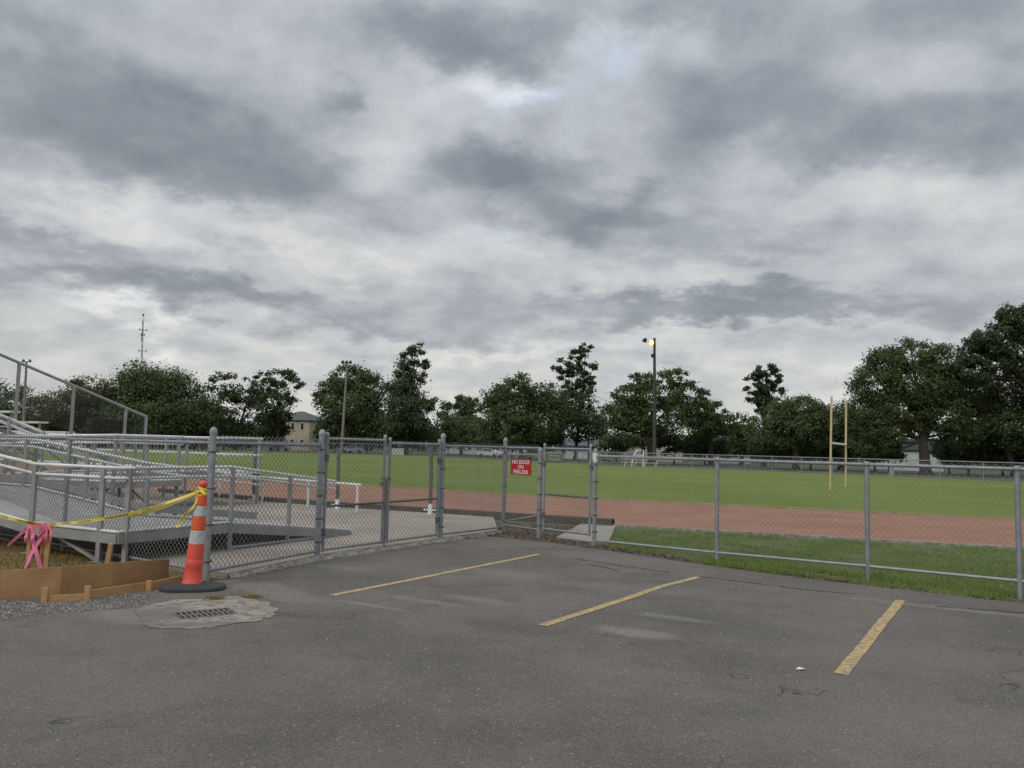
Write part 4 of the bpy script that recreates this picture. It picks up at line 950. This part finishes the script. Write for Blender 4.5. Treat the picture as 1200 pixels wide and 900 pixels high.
# ------------------------------------------------------------------ houses behind the trees
def house(px0, px1, Y, eave_py, ridge_py, depth, wallm, roofm, label, hip=False, wins=(), rz=0, ground=0, door=None):
    a = at(px0, eave_py, Y); c = at(px1, eave_py, Y); wd = (c-a).length; ze = (a.z+c.z)/2; zr = at((px0+px1)/2, ridge_py, Y).z
    cx, cy = (a.x+c.x)/2, Y+depth/2; o = empty('house', (cx, cy, 0), label, 'house')
    cr, sr = math.cos(rz), math.sin(rz)
    T = lambda x, y, z: Vector((cx+x*cr-y*sr, cy+x*sr+y*cr, z))
    h2, d2 = wd/2, depth/2
    MB().add([T(x, y, z) for z in (-.1, ze) for x, y in ((-h2, -d2), (h2, -d2), (h2, d2), (-h2, d2))], [(0, 1, 5, 4), (1, 2, 6, 5), (2, 3, 7, 6), (3, 0, 4, 7), (4, 5, 6, 7)]).build('wall', wallm, o)
    ov = .45; hx, hy = h2+ov, d2+ov; e_ = hx-hy if hip else hx; e_ = max(e_, .6)
    vs = [T(-hx, -hy, ze+.003), T(hx, -hy, ze+.003), T(hx, hy, ze+.003), T(-hx, hy, ze+.003), T(-e_, 0, zr), T(e_, 0, zr)]
    vs2 = [v-Vector((0, 0, .18)) for v in vs[:4]]
    rf = MB().add(vs+vs2, [(0, 1, 5, 4), (2, 3, 4, 5), (1, 2, 5), (3, 0, 4), (6, 7, 1, 0), (7, 8, 2, 1), (8, 9, 3, 2), (9, 6, 0, 3), (9, 8, 7, 6)]).build('roof', roofm, o)
    for (wx, wz, ww, wh) in wins:
        f_ = MB().box(T(wx*h2, -d2-.03, wz), (ww+.24, .08, wh+.24), rz).build('window', WHITE, o)
        MB().box(T(wx*h2, -d2-.075, wz), (ww, .03, wh), rz).build('pane', GLASS, f_)
        f_ = MB().box(T(h2+.03, wx*d2*.8, wz), (.08, ww+.24, wh+.24), rz).build('window', WHITE, o)
        MB().box(T(h2+.075, wx*d2*.8, wz), (.03, ww, wh), rz).build('pane', GLASS, f_)
    if door: MB().box(T(door*h2, -d2-.04, 1.05), (1.0, .1, 2.1), rz).build('door', mat('door_paint', (.09, .07, .06), .6), o)
    return o
SHING = mat('grey_shingle', (.10, .105, .115), .85, col2=(.075, .078, .085), scale=1.5, bump=.3, bscale=8)
SHINB = mat('brown_shingle', (.11, .085, .07), .85, col2=(.08, .065, .055), scale=1.5)
CREAM = mat('cream_stucco', (.42, .37, .265), .9, col2=(.37, .325, .23), scale=1)
WSID = mat('white_siding', (.55, .56, .56), .7, col2=(.46, .47, .47), scale=1)
house(322, 371, 176, 492, 481, 9, CREAM, SHING, 'cream two storey house with a grey hip roof in the gap between the trees', True, ((.12, 5.2, .7, 1.4), (.62, 5.2, .7, 1.4), (-.5, 5.2, .7, 1.4), (.12, 1.7, .8, 1.3), (.62, 1.7, .8, 1.3)), rad(-14), door=-.2)
house(520, 562, 190, 490, 480, 9, WSID, SHINB, 'house with a brown roof half hidden behind the small bushy tree', True, ((.5, 5, .8, 1.3), (-.4, 5, .8, 1.3), (.5, 1.6, .8, 1.3)))
house(585, 632, 182, 521, 508, 9, WSID, SHING, 'low white house behind the trees left of the walk gate', False, ((.5, 1.5, .9, 1.2), (-.3, 1.5, .9, 1.2)))
house(664, 700, 150, 522, 515, 7, WSID, SHING, 'white single storey building with a row of windows behind the walk gate', False, ((-.75, 1.9, .7, 1.1), (-.45, 1.9, .7, 1.1), (-.15, 1.9, .7, 1.1), (.15, 1.9, .7, 1.1), (.45, 1.9, .7, 1.1), (.75, 1.9, .7, 1.1)))
house(738, 800, 140, 519, 508, 8, mat('beige_siding', (.42, .40, .35), .8, var=.15), SHINB, 'beige house behind the tree at the lit light pole', False, ((-.5, 1.7, .8, 1.2), (.45, 1.7, .8, 1.2)))
house(842, 880, 140, 520, 508, 8, mat('pale_yellow_siding', (.46, .44, .36), .8, var=.1), SHING, 'pale yellow house hidden low among the trees left of the tall thin tree', False, ((.0, 1.7, .8, 1.2),))
house(1074, 1104, 104, 526, 511, 6, WSID, SHING, 'white gabled house behind the trunk of the big spreading oak', False, ((.0, 1.6, .8, 1.5), (.55, 1.6, .8, 1.5)), rad(62), door=-.4)
house(1036, 1060, 112, 534, 526, 6, WSID, mat('pale_roof', (.38, .40, .42), .8, var=.2), 'white house with a pale roof left of the big oak trunk', False, ((.3, 1.5, .9, 1.2), (-.4, 1.5, .9, 1.2)))

# parked cars beyond the far fence
def car(c, rz, col, label):
    o = empty('parked_car', c, label, 'car', 'cars parked beyond the far fence'); X = Vector((math.cos(rz), math.sin(rz), 0)); Y = Vector((-X.y, X.x, 0))
    T = lambda x, y, z: Vector(c)+X*x+Y*y+Vector((0, 0, z))
    prof = [(-2.2, .35), (-2.25, .75), (-2.1, .95), (-1.4, 1.0), (-.85, 1.42), (.55, 1.45), (1.25, 1.0), (2.05, .85), (2.2, .6), (2.2, .35)]
    n_ = len(prof); vs = [T(x, y*(1 if z < 1.01 else .82), z) for y in (-.88, .88) for x, z in prof]
    MB().add(vs, [tuple(range(n_)), tuple(range(2*n_-1, n_-1, -1))]+[(i, n_+i, n_+(i+1) % n_, (i+1) % n_) for i in range(n_)]).build('body', mat('car_paint', col, .3), o)
    for s_ in (-1, 1):
        MB().add([T(x, s_*y, z) for x, y, z in ((-1.2, .895, 1.03), (1.05, .895, 1.03), (.5, .76, 1.38), (-.78, .76, 1.38))], [(0, 1, 2, 3)]).build('side_window', GLASS, o)
        for x in (-1.35, 1.4):
            wv_ = MB().lathe(T(x, s_*.78, .32), [(0, .13), (.18, .13), (.19, .11), (.31, .12), (.32, .08), (.32, -.1), (0, -.1)], 14, Y*s_).build('wheel', RUBBER, o)
for px, Y, rz, col, lb in ((327, 152, .1, (.5, .5, .52), 'pale silver car parked beyond the far fence below the cream house'), (412, 150, .05, (.3, .31, .33), 'grey car parked beyond the far fence near the pale light pole'), (575, 138, -.6, (.62, .62, .62), 'white car parked beyond the far fence left of the red sign'), (628, 122, -.5, (.6, .6, .6), 'white car parked beyond the far fence just behind the red sign')):
    c_ = at(px, 530, Y); c_.z = 0; car(c_, rz, col, lb)

# ------------------------------------------------------------------ trees
def foliage(blobs, nleaf, size, airy, seed):
    r_ = np.random.default_rng(seed); V_, cnt = [], 0
    wts = np.array([b_[3]*b_[5] for b_ in blobs]); wts = wts/wts.sum()
    for bl_, wt in zip(blobs, wts):
        c_ = np.array(bl_[:3]); rr = np.array(bl_[3:6]); n_ = int(nleaf*wt)
        K = max(8, int(n_/(70 if airy else 75)))
        u = r_.normal(size=(K, 3)); u /= np.linalg.norm(u, axis=1)[:, None]
        rho = r_.uniform(.45 if airy else .3, 1.04, (K, 1))**(.6)
        cc = c_+u*rho*rr; mr_ = rr.min()
        cr_ = mr_*r_.uniform(.18, .36, K)*(0.95 if airy else 1.15)+size*.5
        idx = r_.integers(0, K, n_)
        off = r_.normal(size=(n_, 3))*np.array([.62, .62, .42])
        P_ = cc[idx]+off*cr_[idx][:, None]
        nn = (P_-c_)/rr; nn += r_.normal(size=(n_, 3))*.9+np.array([0, 0, .45]); nn /= np.linalg.norm(nn, axis=1)[:, None]
        t1 = np.cross(nn, r_.normal(size=(n_, 3))); t1 /= np.linalg.norm(t1, axis=1)[:, None]; t2 = np.cross(nn, t1)
        s_ = size*r_.uniform(.55, 1.35, (n_, 1))
        quad = np.stack([P_-t1*s_*.75, P_+t2*s_*.42-t1*s_*.1, P_+t1*s_*.75, P_-t2*s_*.42+t1*s_*.1], 1)
        V_.append(quad.reshape(-1, 3))
    v = np.concatenate(V_); return v, np.arange(len(v)).reshape(-1, 4)
TREES = []
def tree(blobs_px, Y, label, leaf, trunk_px=None, airy=False, name='tree', dens=1.0, tr=.35, cat='tree', limbs=True, leafpx=1.75, shade=0):
    blobs = []; area = 0
    for i, (px, py, rx, ry) in enumerate(blobs_px):
        yy = Y+random.uniform(-.25, .25)*rx*Y/F
        p = at(px, py, Y); k = Y/F; blobs.append((p.x, yy, p.z, rx*k, max(rx*k*.85, 1.2), ry*k)); area += rx*ry*3.14
    if trunk_px is None: trunk_px = sum(b_[0]*b_[2] for b_ in blobs_px)/sum(b_[2] for b_ in blobs_px)
    hy = 525+(trunk_px-600)*.0244
    base_ = at(trunk_px, hy+1.65*F/Y, Y); base_.z = 0
    o = empty(name, base_, label, cat)
    size = leafpx*Y/F*1.17
    nl = int(area/(leafpx**2)*(3.3 if airy else 6.0)*dens)
    v, f_ = foliage(blobs, nl, size, airy, len(TREES)+11); npmesh('crown', v, f_, leaf, o)
    # trunk and limbs
    mb = MB(); top = max(blobs, key=lambda b_: b_[2]); zf = min(b_[2]-b_[5]*.55 for b_ in blobs); zf = max(zf, base_.z+.25*top[2])
    fork = Vector((base_.x+(top[0]-base_.x)*.25, Y, zf)); tp_ = Vector((top[0], top[1], top[2]-top[5]*.1))
    pts = [Vector((base_.x, Y, -.2)), lerp(Vector((base_.x, Y, 0)), fork, .15), lerp(Vector((base_.x, Y, 0)), fork, .6), fork, lerp(fork, tp_, .5)+Vector((random.uniform(-.4, .4), 0, 0)), tp_]
    mb.tube(pts, [tr*1.5, tr*1.05, tr*.9, tr*.75, tr*.4, tr*.1], 9)
    mb.build('trunk', BARK, o)
    lm = MB()
    for b_ in blobs:
        c_ = Vector(b_[:3])
        for k in range(3 if limbs else 1):
            e_ = c_+Vector((random.uniform(-.7, .7)*b_[3], random.uniform(-.6, .6)*b_[4], random.uniform(-.6, .25)*b_[5])); s_ = lerp(pts[2], pts[4], random.uniform(.2, .9))
            m_ = lerp(s_, e_, .5)+Vector((0, 0, -.08*(e_-s_).length+random.uniform(-.3, .3)))
            lm.tube([s_, lerp(s_, m_, .5)+Vector((random.uniform(-.2, .2), 0, 0)), m_, e_], [tr*.36, tr*.26, tr*.16, tr*.03], 6, False)
    lm.build('limbs', BARK, o)
    TREES.append(o); return o
tree([(-25, 470, 40, 32), (15, 478, 30, 26), (45, 482, 32, 22), (12, 500, 45, 22)], 140, 'tree crown seen through the bleacher end guard at the far left', LEAF[0], airy=True)
tree([(75, 478, 28, 24), (108, 462, 30, 22), (105, 488, 34, 22), (70, 500, 32, 18)], 138, 'olive tinged tree left of the big rounded tree, by the bleacher guard', LEAF[3])
tree([(178, 452, 40, 30), (150, 468, 35, 30), (208, 468, 36, 30), (185, 490, 62, 28), (235, 490, 25, 22)], 142, 'biggest rounded dark tree on the left, below the antenna mast', LEAF[0], dens=1.1)
tree([(262, 450, 20, 14), (252, 470, 18, 18), (284, 462, 15, 16), (300, 446, 15, 6), (275, 482, 26, 20), (296, 470, 12, 10)], 150, 'airy open-crowned tree right of the big rounded tree', LEAF[1], airy=True, tr=.28)
tree([(326, 442, 22, 12), (318, 458, 22, 14), (347, 449, 12, 6), (322, 478, 24, 18), (336, 466, 12, 7), (316, 498, 22, 20), (331, 488, 10, 18)], 148, 'flat-topped ragged tree left of the cream house', LEAF[1], airy=True, dens=1.5)
tree([(408, 443, 30, 18), (390, 462, 20, 18), (432, 460, 22, 22), (410, 476, 40, 26), (398, 496, 22, 22), (436, 494, 22, 22), (376, 468, 7, 9)], 150, 'round leafy tree behind the pale wooden light pole', LEAF[0], airy=True, dens=1.9)
tree([(487, 410, 11, 8), (478, 419, 10, 10), (495, 426, 8, 8), (474, 434, 15, 12), (490, 443, 12, 8), (470, 455, 22, 16), (474, 480, 30, 26), (478, 502, 34, 20), (503, 472, 9, 9)], 144, 'tall pointed dark tree with a narrow top left of centre', LEAF[1], dens=1.15, trunk_px=474)
tree([(543, 471, 18, 8), (530, 482, 18, 10), (552, 480, 16, 10), (538, 500, 32, 18)], 165, 'small low bushy tree left of the big oak at the centre', LEAF[0])
tree([(605, 455, 26, 15), (585, 468, 20, 16), (632, 462, 22, 18), (605, 480, 40, 24), (645, 485, 28, 24), (600, 502, 40, 20)], 120, 'broad dark oak at the centre left of the tall airy tree', LEAF[0], dens=1.15)
tree([(686, 407, 9, 6), (676, 416, 13, 7), (664, 429, 18, 8), (688, 432, 14, 7), (670, 442, 22, 8), (694, 446, 9, 5), (676, 456, 20, 10), (672, 478, 28, 20), (685, 498, 26, 20)], 126, 'tall airy pine-like tree leaning above the central oak', LEAF[1], airy=True, dens=2.3, trunk_px=674, tr=.3)
tree([(752, 444, 16, 10), (790, 445, 20, 12), (735, 462, 20, 14), (812, 460, 16, 12), (770, 465, 36, 16), (730, 486, 24, 20), (775, 490, 50, 24), (815, 485, 18, 18), (745, 506, 30, 18)], 103, 'spreading open oak right behind the lit light pole', LEAF[0], airy=True, dens=2.0, trunk_px=764, tr=.45)
tree([(829, 480, 15, 13), (826, 498, 24, 18), (848, 494, 16, 16)], 108, 'bright rounded green tree right of the light pole oak', LEAF[2])
tree([(868, 497, 18, 14), (870, 510, 24, 14)], 118, 'low mid green tree left of the tall thin tree', LEAF[2])
tree([(897, 434, 15, 7), (888, 444, 13, 7), (908, 445, 12, 7), (884, 455, 12, 7), (902, 457, 18, 8), (882, 467, 9, 7), (898, 470, 15, 8), (890, 480, 10, 6)], 106, 'tall thin tree with a high ragged crown left of the goal post', LEAF[4], airy=True, dens=2.8, trunk_px=895, tr=.28)
tree([(933, 478, 30, 16), (912, 492, 22, 18), (955, 488, 24, 18), (930, 503, 46, 24)], 90, 'dense rounded evergreen left of the goal post', LEAF[0], dens=1.2)
tree([(985, 496, 22, 24), (1000, 512, 26, 20), (968, 512, 22, 18)], 96, 'dark dense tree directly behind the goal post', LEAF[4], dens=1.15)
tree([(1072, 415, 34, 20), (1042, 425, 26, 20), (1105, 425, 28, 22), (1030, 452, 32, 26), (1075, 452, 42, 28), (1115, 458, 26, 26), (1020, 480, 26, 24), (1060, 482, 44, 24), (1105, 488, 30, 22), (1030, 503, 30, 16), (1020, 518, 26, 14), (1128, 508, 22, 20)], 82, 'big spreading oak with a forked trunk right of the goal post', LEAF[0], airy=True, dens=2.0, trunk_px=1085, tr=.55)
tree([(1192, 370, 26, 14), (1215, 385, 34, 24), (1176, 388, 22, 12), (1150, 398, 22, 12), (1140, 412, 18, 12), (1188, 410, 32, 14), (1160, 428, 26, 10), (1205, 435, 30, 18), (1235, 430, 30, 30), (1135, 436, 24, 18), (1160, 408, 20, 12)], 80, 'tallest airy oak at the right edge of the photo', LEAF[4], airy=True, dens=2.5, trunk_px=1245, tr=.55)
tree([(1150, 462, 30, 24), (1190, 470, 36, 26), (1225, 470, 34, 36), (1140, 490, 28, 20), (1180, 500, 44, 24), (1225, 510, 40, 26)], 84, 'lower dense tree mass under the tallest oak at the right edge', LEAF[0], dens=1.2, trunk_px=1190)
# understory shrubs
SH = [(1042, 531, 17, 9, 90), (1112, 531, 14, 12, 90), (20, 508, 34, 14, 150), (85, 508, 34, 14, 148), (140, 506, 36, 16, 146), (205, 507, 40, 16, 148), (262, 507, 34, 15, 152), (306, 509, 22, 12, 150), (392, 510, 18, 13, 156), (430, 510, 30, 12, 156), (478, 512, 30, 12, 150), (525, 514, 22, 11, 170), (560, 513, 22, 12, 150), (600, 516, 28, 10, 126), (640, 516, 26, 10, 130),
      (722, 520, 16, 9, 108), (790, 522, 24, 9, 108), (826, 522, 24, 12, 112), (870, 523, 26, 12, 120), (905, 524, 26, 14, 96), (950, 526, 30, 14, 94), (990, 528, 26, 12, 98), (1025, 527, 20, 13, 92), (1135, 527, 26, 17, 86), (1175, 530, 30, 16, 87), (1225, 530, 30, 18, 86)]
for i, (px, py, rx, ry, Y) in enumerate(SH):
    near = ['left of the big oak\'s forked trunk, by the far fence', 'right of the big oak\'s trunk, by the far fence', 'below the bleacher guard', 'left of the big rounded tree', 'under the big rounded tree, left side', 'under the big rounded tree, right side', 'below the airy open-crowned tree', 'left of the cream house', 'right of the cream house', 'behind the pale wooden light pole', 'below the tall pointed tree', 'below the small bushy tree', 'left of the broad central oak', 'under the broad central oak', 'left of the tall airy tree\'s foot', 'left of the lit light pole', 'right of the lit light pole', 'below the bright green tree', 'below the low mid green tree', 'at the foot of the tall thin tree', 'below the rounded evergreen', 'behind the goal post', 'between the goal post and the big oak', 'right of the white gabled house', 'below the right edge oak, left side', 'below the right edge oak, at the photo edge'][i]
    tree([(px, py-3, rx*1.1, ry*1.25), (px+rx*.5, py+2, rx*.7, ry), (px-rx*.5, py+1, rx*.7, ry*1.1)], Y, 'low dark shrub '+near, LEAF[4 if i % 3 else 0], name='shrub', tr=.12, cat='shrub', limbs=False)
# far-off wood that closes the gaps low on the horizon
bl_ = []
for px in range(-60, 1300, 22):
    p = at(px, 505+(px-600)*.0244+random.uniform(-5, 6), 230+random.uniform(-20, 20)); bl_.append((p.x, p.y, p.z*.6, 5.5, 5, p.z*.62))
v, f_ = foliage(bl_, 26000, .75, False, 99); npmesh('distant_wood', v, f_, LEAF[4], kind='stuff', label='far-off belt of trees showing low between the nearer trunks', cat='trees')

# ------------------------------------------------------------------ grass, litter, gravel
def inpoly(x, y, poly):
    ins = np.zeros(len(x), bool); j = len(poly)-1
    for i in range(len(poly)):
        xi, yi, xj, yj = poly[i][0], poly[i][1], poly[j][0], poly[j][1]
        c_ = ((yi > y) != (yj > y)) & (x < (xj-xi)*(y-yi)/(yj-yi+1e-12)+xi); ins ^= c_; j = i
    return ins
def scatter(poly, n_, r_):
    a = np.array([(p[0], p[1]) for p in poly]); lo, hi = a.min(0), a.max(0); X, Y = [], []
    tot = 0
    while tot < n_:
        x = r_.uniform(lo[0], hi[0], n_); y = r_.uniform(lo[1], hi[1], n_); k = inpoly(x, y, a); X.append(x[k]); Y.append(y[k]); tot += k.sum()
    return np.concatenate(X)[:n_], np.concatenate(Y)[:n_]
def lump(x, y, s_):
    return (np.sin(x*2.1*s_+np.cos(y*1.7*s_)*2)+np.sin(y*2.7*s_+np.cos(x*2.3*s_+1)*2)+np.sin((x+y)*5.1*s_))/3
def blades(name, poly, n_, hmin, hmax, wd, m, label, seed, thin=-2, z=0.0):
    r_ = np.random.default_rng(seed); x, y = scatter(poly, n_, r_); k = lump(x, y, 1.0)+r_.normal(size=n_)*.25 > thin; x, y = x[k], y[k]; n_ = len(x)
    hh = r_.uniform(hmin, hmax, n_)*(1+.45*lump(x, y, .9)); a = r_.uniform(0, 6.283, n_); lean = r_.uniform(.1, .9, n_)*hh; b_ = r_.uniform(0, 6.283, n_)
    w_ = wd*r_.uniform(.7, 1.4, n_); zz = np.full(n_, z)
    v = np.stack([np.stack([x-np.cos(a)*w_, y-np.sin(a)*w_, zz], 1), np.stack([x+np.cos(a)*w_, y+np.sin(a)*w_, zz], 1),
                  np.stack([x+np.cos(b_)*lean, y+np.sin(b_)*lean, zz+hh], 1)], 1).reshape(-1, 3)
    return npmesh(name, v, np.arange(len(v)).reshape(-1, 3), m, kind='stuff', label=label, cat='grass')
vg = [(PJ.x+.3, PJ.y-.2), (PI_.x-.3, PI_.y-.24), (PH.x-.34, PH.y-.3), (PG.x-.2, PG.y-.25), (PF.x+.15, PF.y-.1), (2.35, 17.55), (9.56, 15.0), (16, 12.9), (16, 6)]
blades('verge_grass', vg, 110000, .025, .065, .006, BLADE, 'rough green grass between the right fence and the red track', 3, -.2)
vg2 = [(PI_.x-.3, PI_.y-.24), (PH.x-.36, PH.y-.33), (PG.x-.3, PG.y-.38), (PG.x+.1, PG.y+.1), (PH.x+.15, PH.y+.15), (PI_.x+.2, PI_.y+.2)]
blades('fence_grass', vg2, 9000, .03, .075, .006, BLADE, 'taller grass tufts along the foot of the right fence', 5, -.3)
blades('lawn_grass', lawn, 26000, .025, .06, .006, BLADED, 'dry brownish grass behind the plywood form boards', 8, -.5, .03)
def litter(name, poly, n_, s0, s1, m, label, seed, z=.014, thin=-.2, cat='leaves'):
    r_ = np.random.default_rng(seed); x, y = scatter(poly, n_, r_); k = lump(x, y, 1.6)+r_.normal(size=n_)*.3 > thin; x, y = x[k], y[k]; n_ = len(x)
    a = r_.uniform(0, 6.283, n_); s_ = r_.uniform(s0, s1, n_); t_ = r_.uniform(-.5, .5, (n_, 2)); P_ = np.stack([x, y, np.full(n_, z)+r_.uniform(0, .012, n_)], 1)
    d1 = np.stack([np.cos(a), np.sin(a), t_[:, 0]], 1)*s_[:, None]; d2 = np.stack([-np.sin(a), np.cos(a), t_[:, 1]], 1)*s_[:, None]*.5
    v = np.stack([P_-d1, P_+d2, P_+d1, P_-d2], 1).reshape(-1, 3); v[:, 2] = np.maximum(v[:, 2], z-.004)
    return npmesh(name, v, np.arange(len(v)).reshape(-1, 4), m, kind='stuff', label=label, cat=cat)
litter('leaf_litter', soil, 4200, .012, .032, LITTER, 'brown fallen leaves heaped along the fence foot by the walk gate', 21, thin=-.9)
kl = [(-3.3, 9.6), (-2.5, 11.6), (-.95, 14.2), (.0, 15.3), (-.3, 15.7), (-1.2, 14.55), (-2.75, 11.9), (-3.5, 9.9)]
vl = [(PJ.x+.1, PJ.y-.25), (PI_.x-.3, PI_.y-.3), (PH.x-.36, PH.y-.38), (PG.x-.3, PG.y-.43), (PF.x, PF.y-.3), (PF.x+.2, PF.y-.1), (PG.x-.1, PG.y-.16), (PH.x-.12, PH.y-.12), (PI_.x-.08, PI_.y-.08), (PJ.x+.2, PJ.y)]
litter('fallen_leaves', vl, 2200, .010, .026, LITTER, 'dead leaves between the asphalt edge and the right fence', 23, thin=-.1)
litter('dead_leaves', kl, 900, .010, .026, LITTER, 'thin line of dead leaves along the concrete kerb under the gates', 22, thin=.0)
def stones(name, poly, n_, s0, s1, m, label, seed, thin=-.3, z=.006):
    r_ = np.random.default_rng(seed); x, y = scatter(poly, n_, r_); k = lump(x, y, 1.3)+r_.normal(size=n_)*.35 > thin; x, y = x[k], y[k]; n_ = len(x)
    octa = np.array([(1, 0, 0), (0, 1, 0), (-1, 0, 0), (0, -1, 0), (0, 0, 1), (0, 0, -1)], float)
    f0 = np.array([(0, 1, 4), (1, 2, 4), (2, 3, 4), (3, 0, 4), (1, 0, 5), (2, 1, 5), (3, 2, 5), (0, 3, 5)])
    s_ = r_.uniform(s0, s1, (n_, 1, 1))*r_.uniform(.7, 1.3, (n_, 6, 1)); a = r_.uniform(0, 6.283, n_); ca, sa = np.cos(a), np.sin(a)
    o_ = octa[None]*s_*np.array([1, .8, .55]); v = np.stack([o_[:, :, 0]*ca[:, None]-o_[:, :, 1]*sa[:, None]+x[:, None], o_[:, :, 0]*sa[:, None]+o_[:, :, 1]*ca[:, None]+y[:, None], o_[:, :, 2]+z], 2).reshape(-1, 3)
    f_ = (f0[None]+np.arange(n_)[:, None, None]*6).reshape(-1, 3)
    return npmesh(name, v, f_, m, kind='stuff', label=label, cat='gravel')
gp_ = [tuple(g(px, py)[:2]) for px, py in ((-60, 735), (40, 722), (110, 716), (165, 712), (178, 700), (150, 696), (100, 705), (50, 708), (0, 704), (-60, 708))]
stones('gravel', gp_, 2600, .006, .022, STONE, 'loose crushed stone spilled in front of the form boards', 31, -.5)
gp2 = [tuple(g(px, py)[:2]) for px, py in ((160, 712), (175, 690), (215, 683), (330, 670), (345, 700), (300, 705), (220, 705))]
stones('grit', gp2, 700, .004, .012, STONE, 'fine grit scattered round the cone base', 32, .1)
gp3 = [tuple(g(px, py)[:2]) for px, py in ((340, 690), (700, 650), (1190, 705), (1190, 800), (700, 860), (300, 860))]
stones('loose_chips', gp3, 500, .003, .008, mat('pale_chips', (.42, .4, .37), .9, island=.3), 'tiny pale chips scattered over the asphalt', 33, -2)
# weed tufts by the drain
for px, py, lb in ((252, 703, 'small dry weed tuft at the edge of the drain concrete, by the cone base'), (296, 701, 'small dry weed tuft at the far right of the drain concrete')):
    c_ = g(px, py); r_ = np.random.default_rng(int(px)); n_ = 160; x = c_.x+r_.normal(size=n_)*.055; y = c_.y+r_.normal(size=n_)*.035; a = r_.uniform(0, 6.28, n_); hh = r_.uniform(.02, .06, n_)
    v = np.stack([np.stack([x-.004, y, np.full(n_, .004)], 1), np.stack([x+.004, y, np.full(n_, .004)], 1), np.stack([x+np.cos(a)*.04, y+np.sin(a)*.04, hh], 1)], 1).reshape(-1, 3)
    o_ = npmesh('weed_tuft', v-np.array([c_.x, c_.y, 0]), np.arange(len(v)).reshape(-1, 3), BLADED, label=lb, cat='weed'); o_.location = (c_.x, c_.y, 0)
# litter scrap on the asphalt
p = g(938, 786); MB().add([(p.x-.035, p.y-.012, .012), (p.x+.03, p.y-.018, .02), (p.x+.045, p.y+.012, .012), (p.x-.005, p.y+.02, .024), (p.x-.03, p.y+.012, .011)], [(0, 1, 2, 3, 4)]).build('paper_scrap', WHITE, label='tiny white paper scrap on the asphalt left of the nearest yellow line', cat='litter')
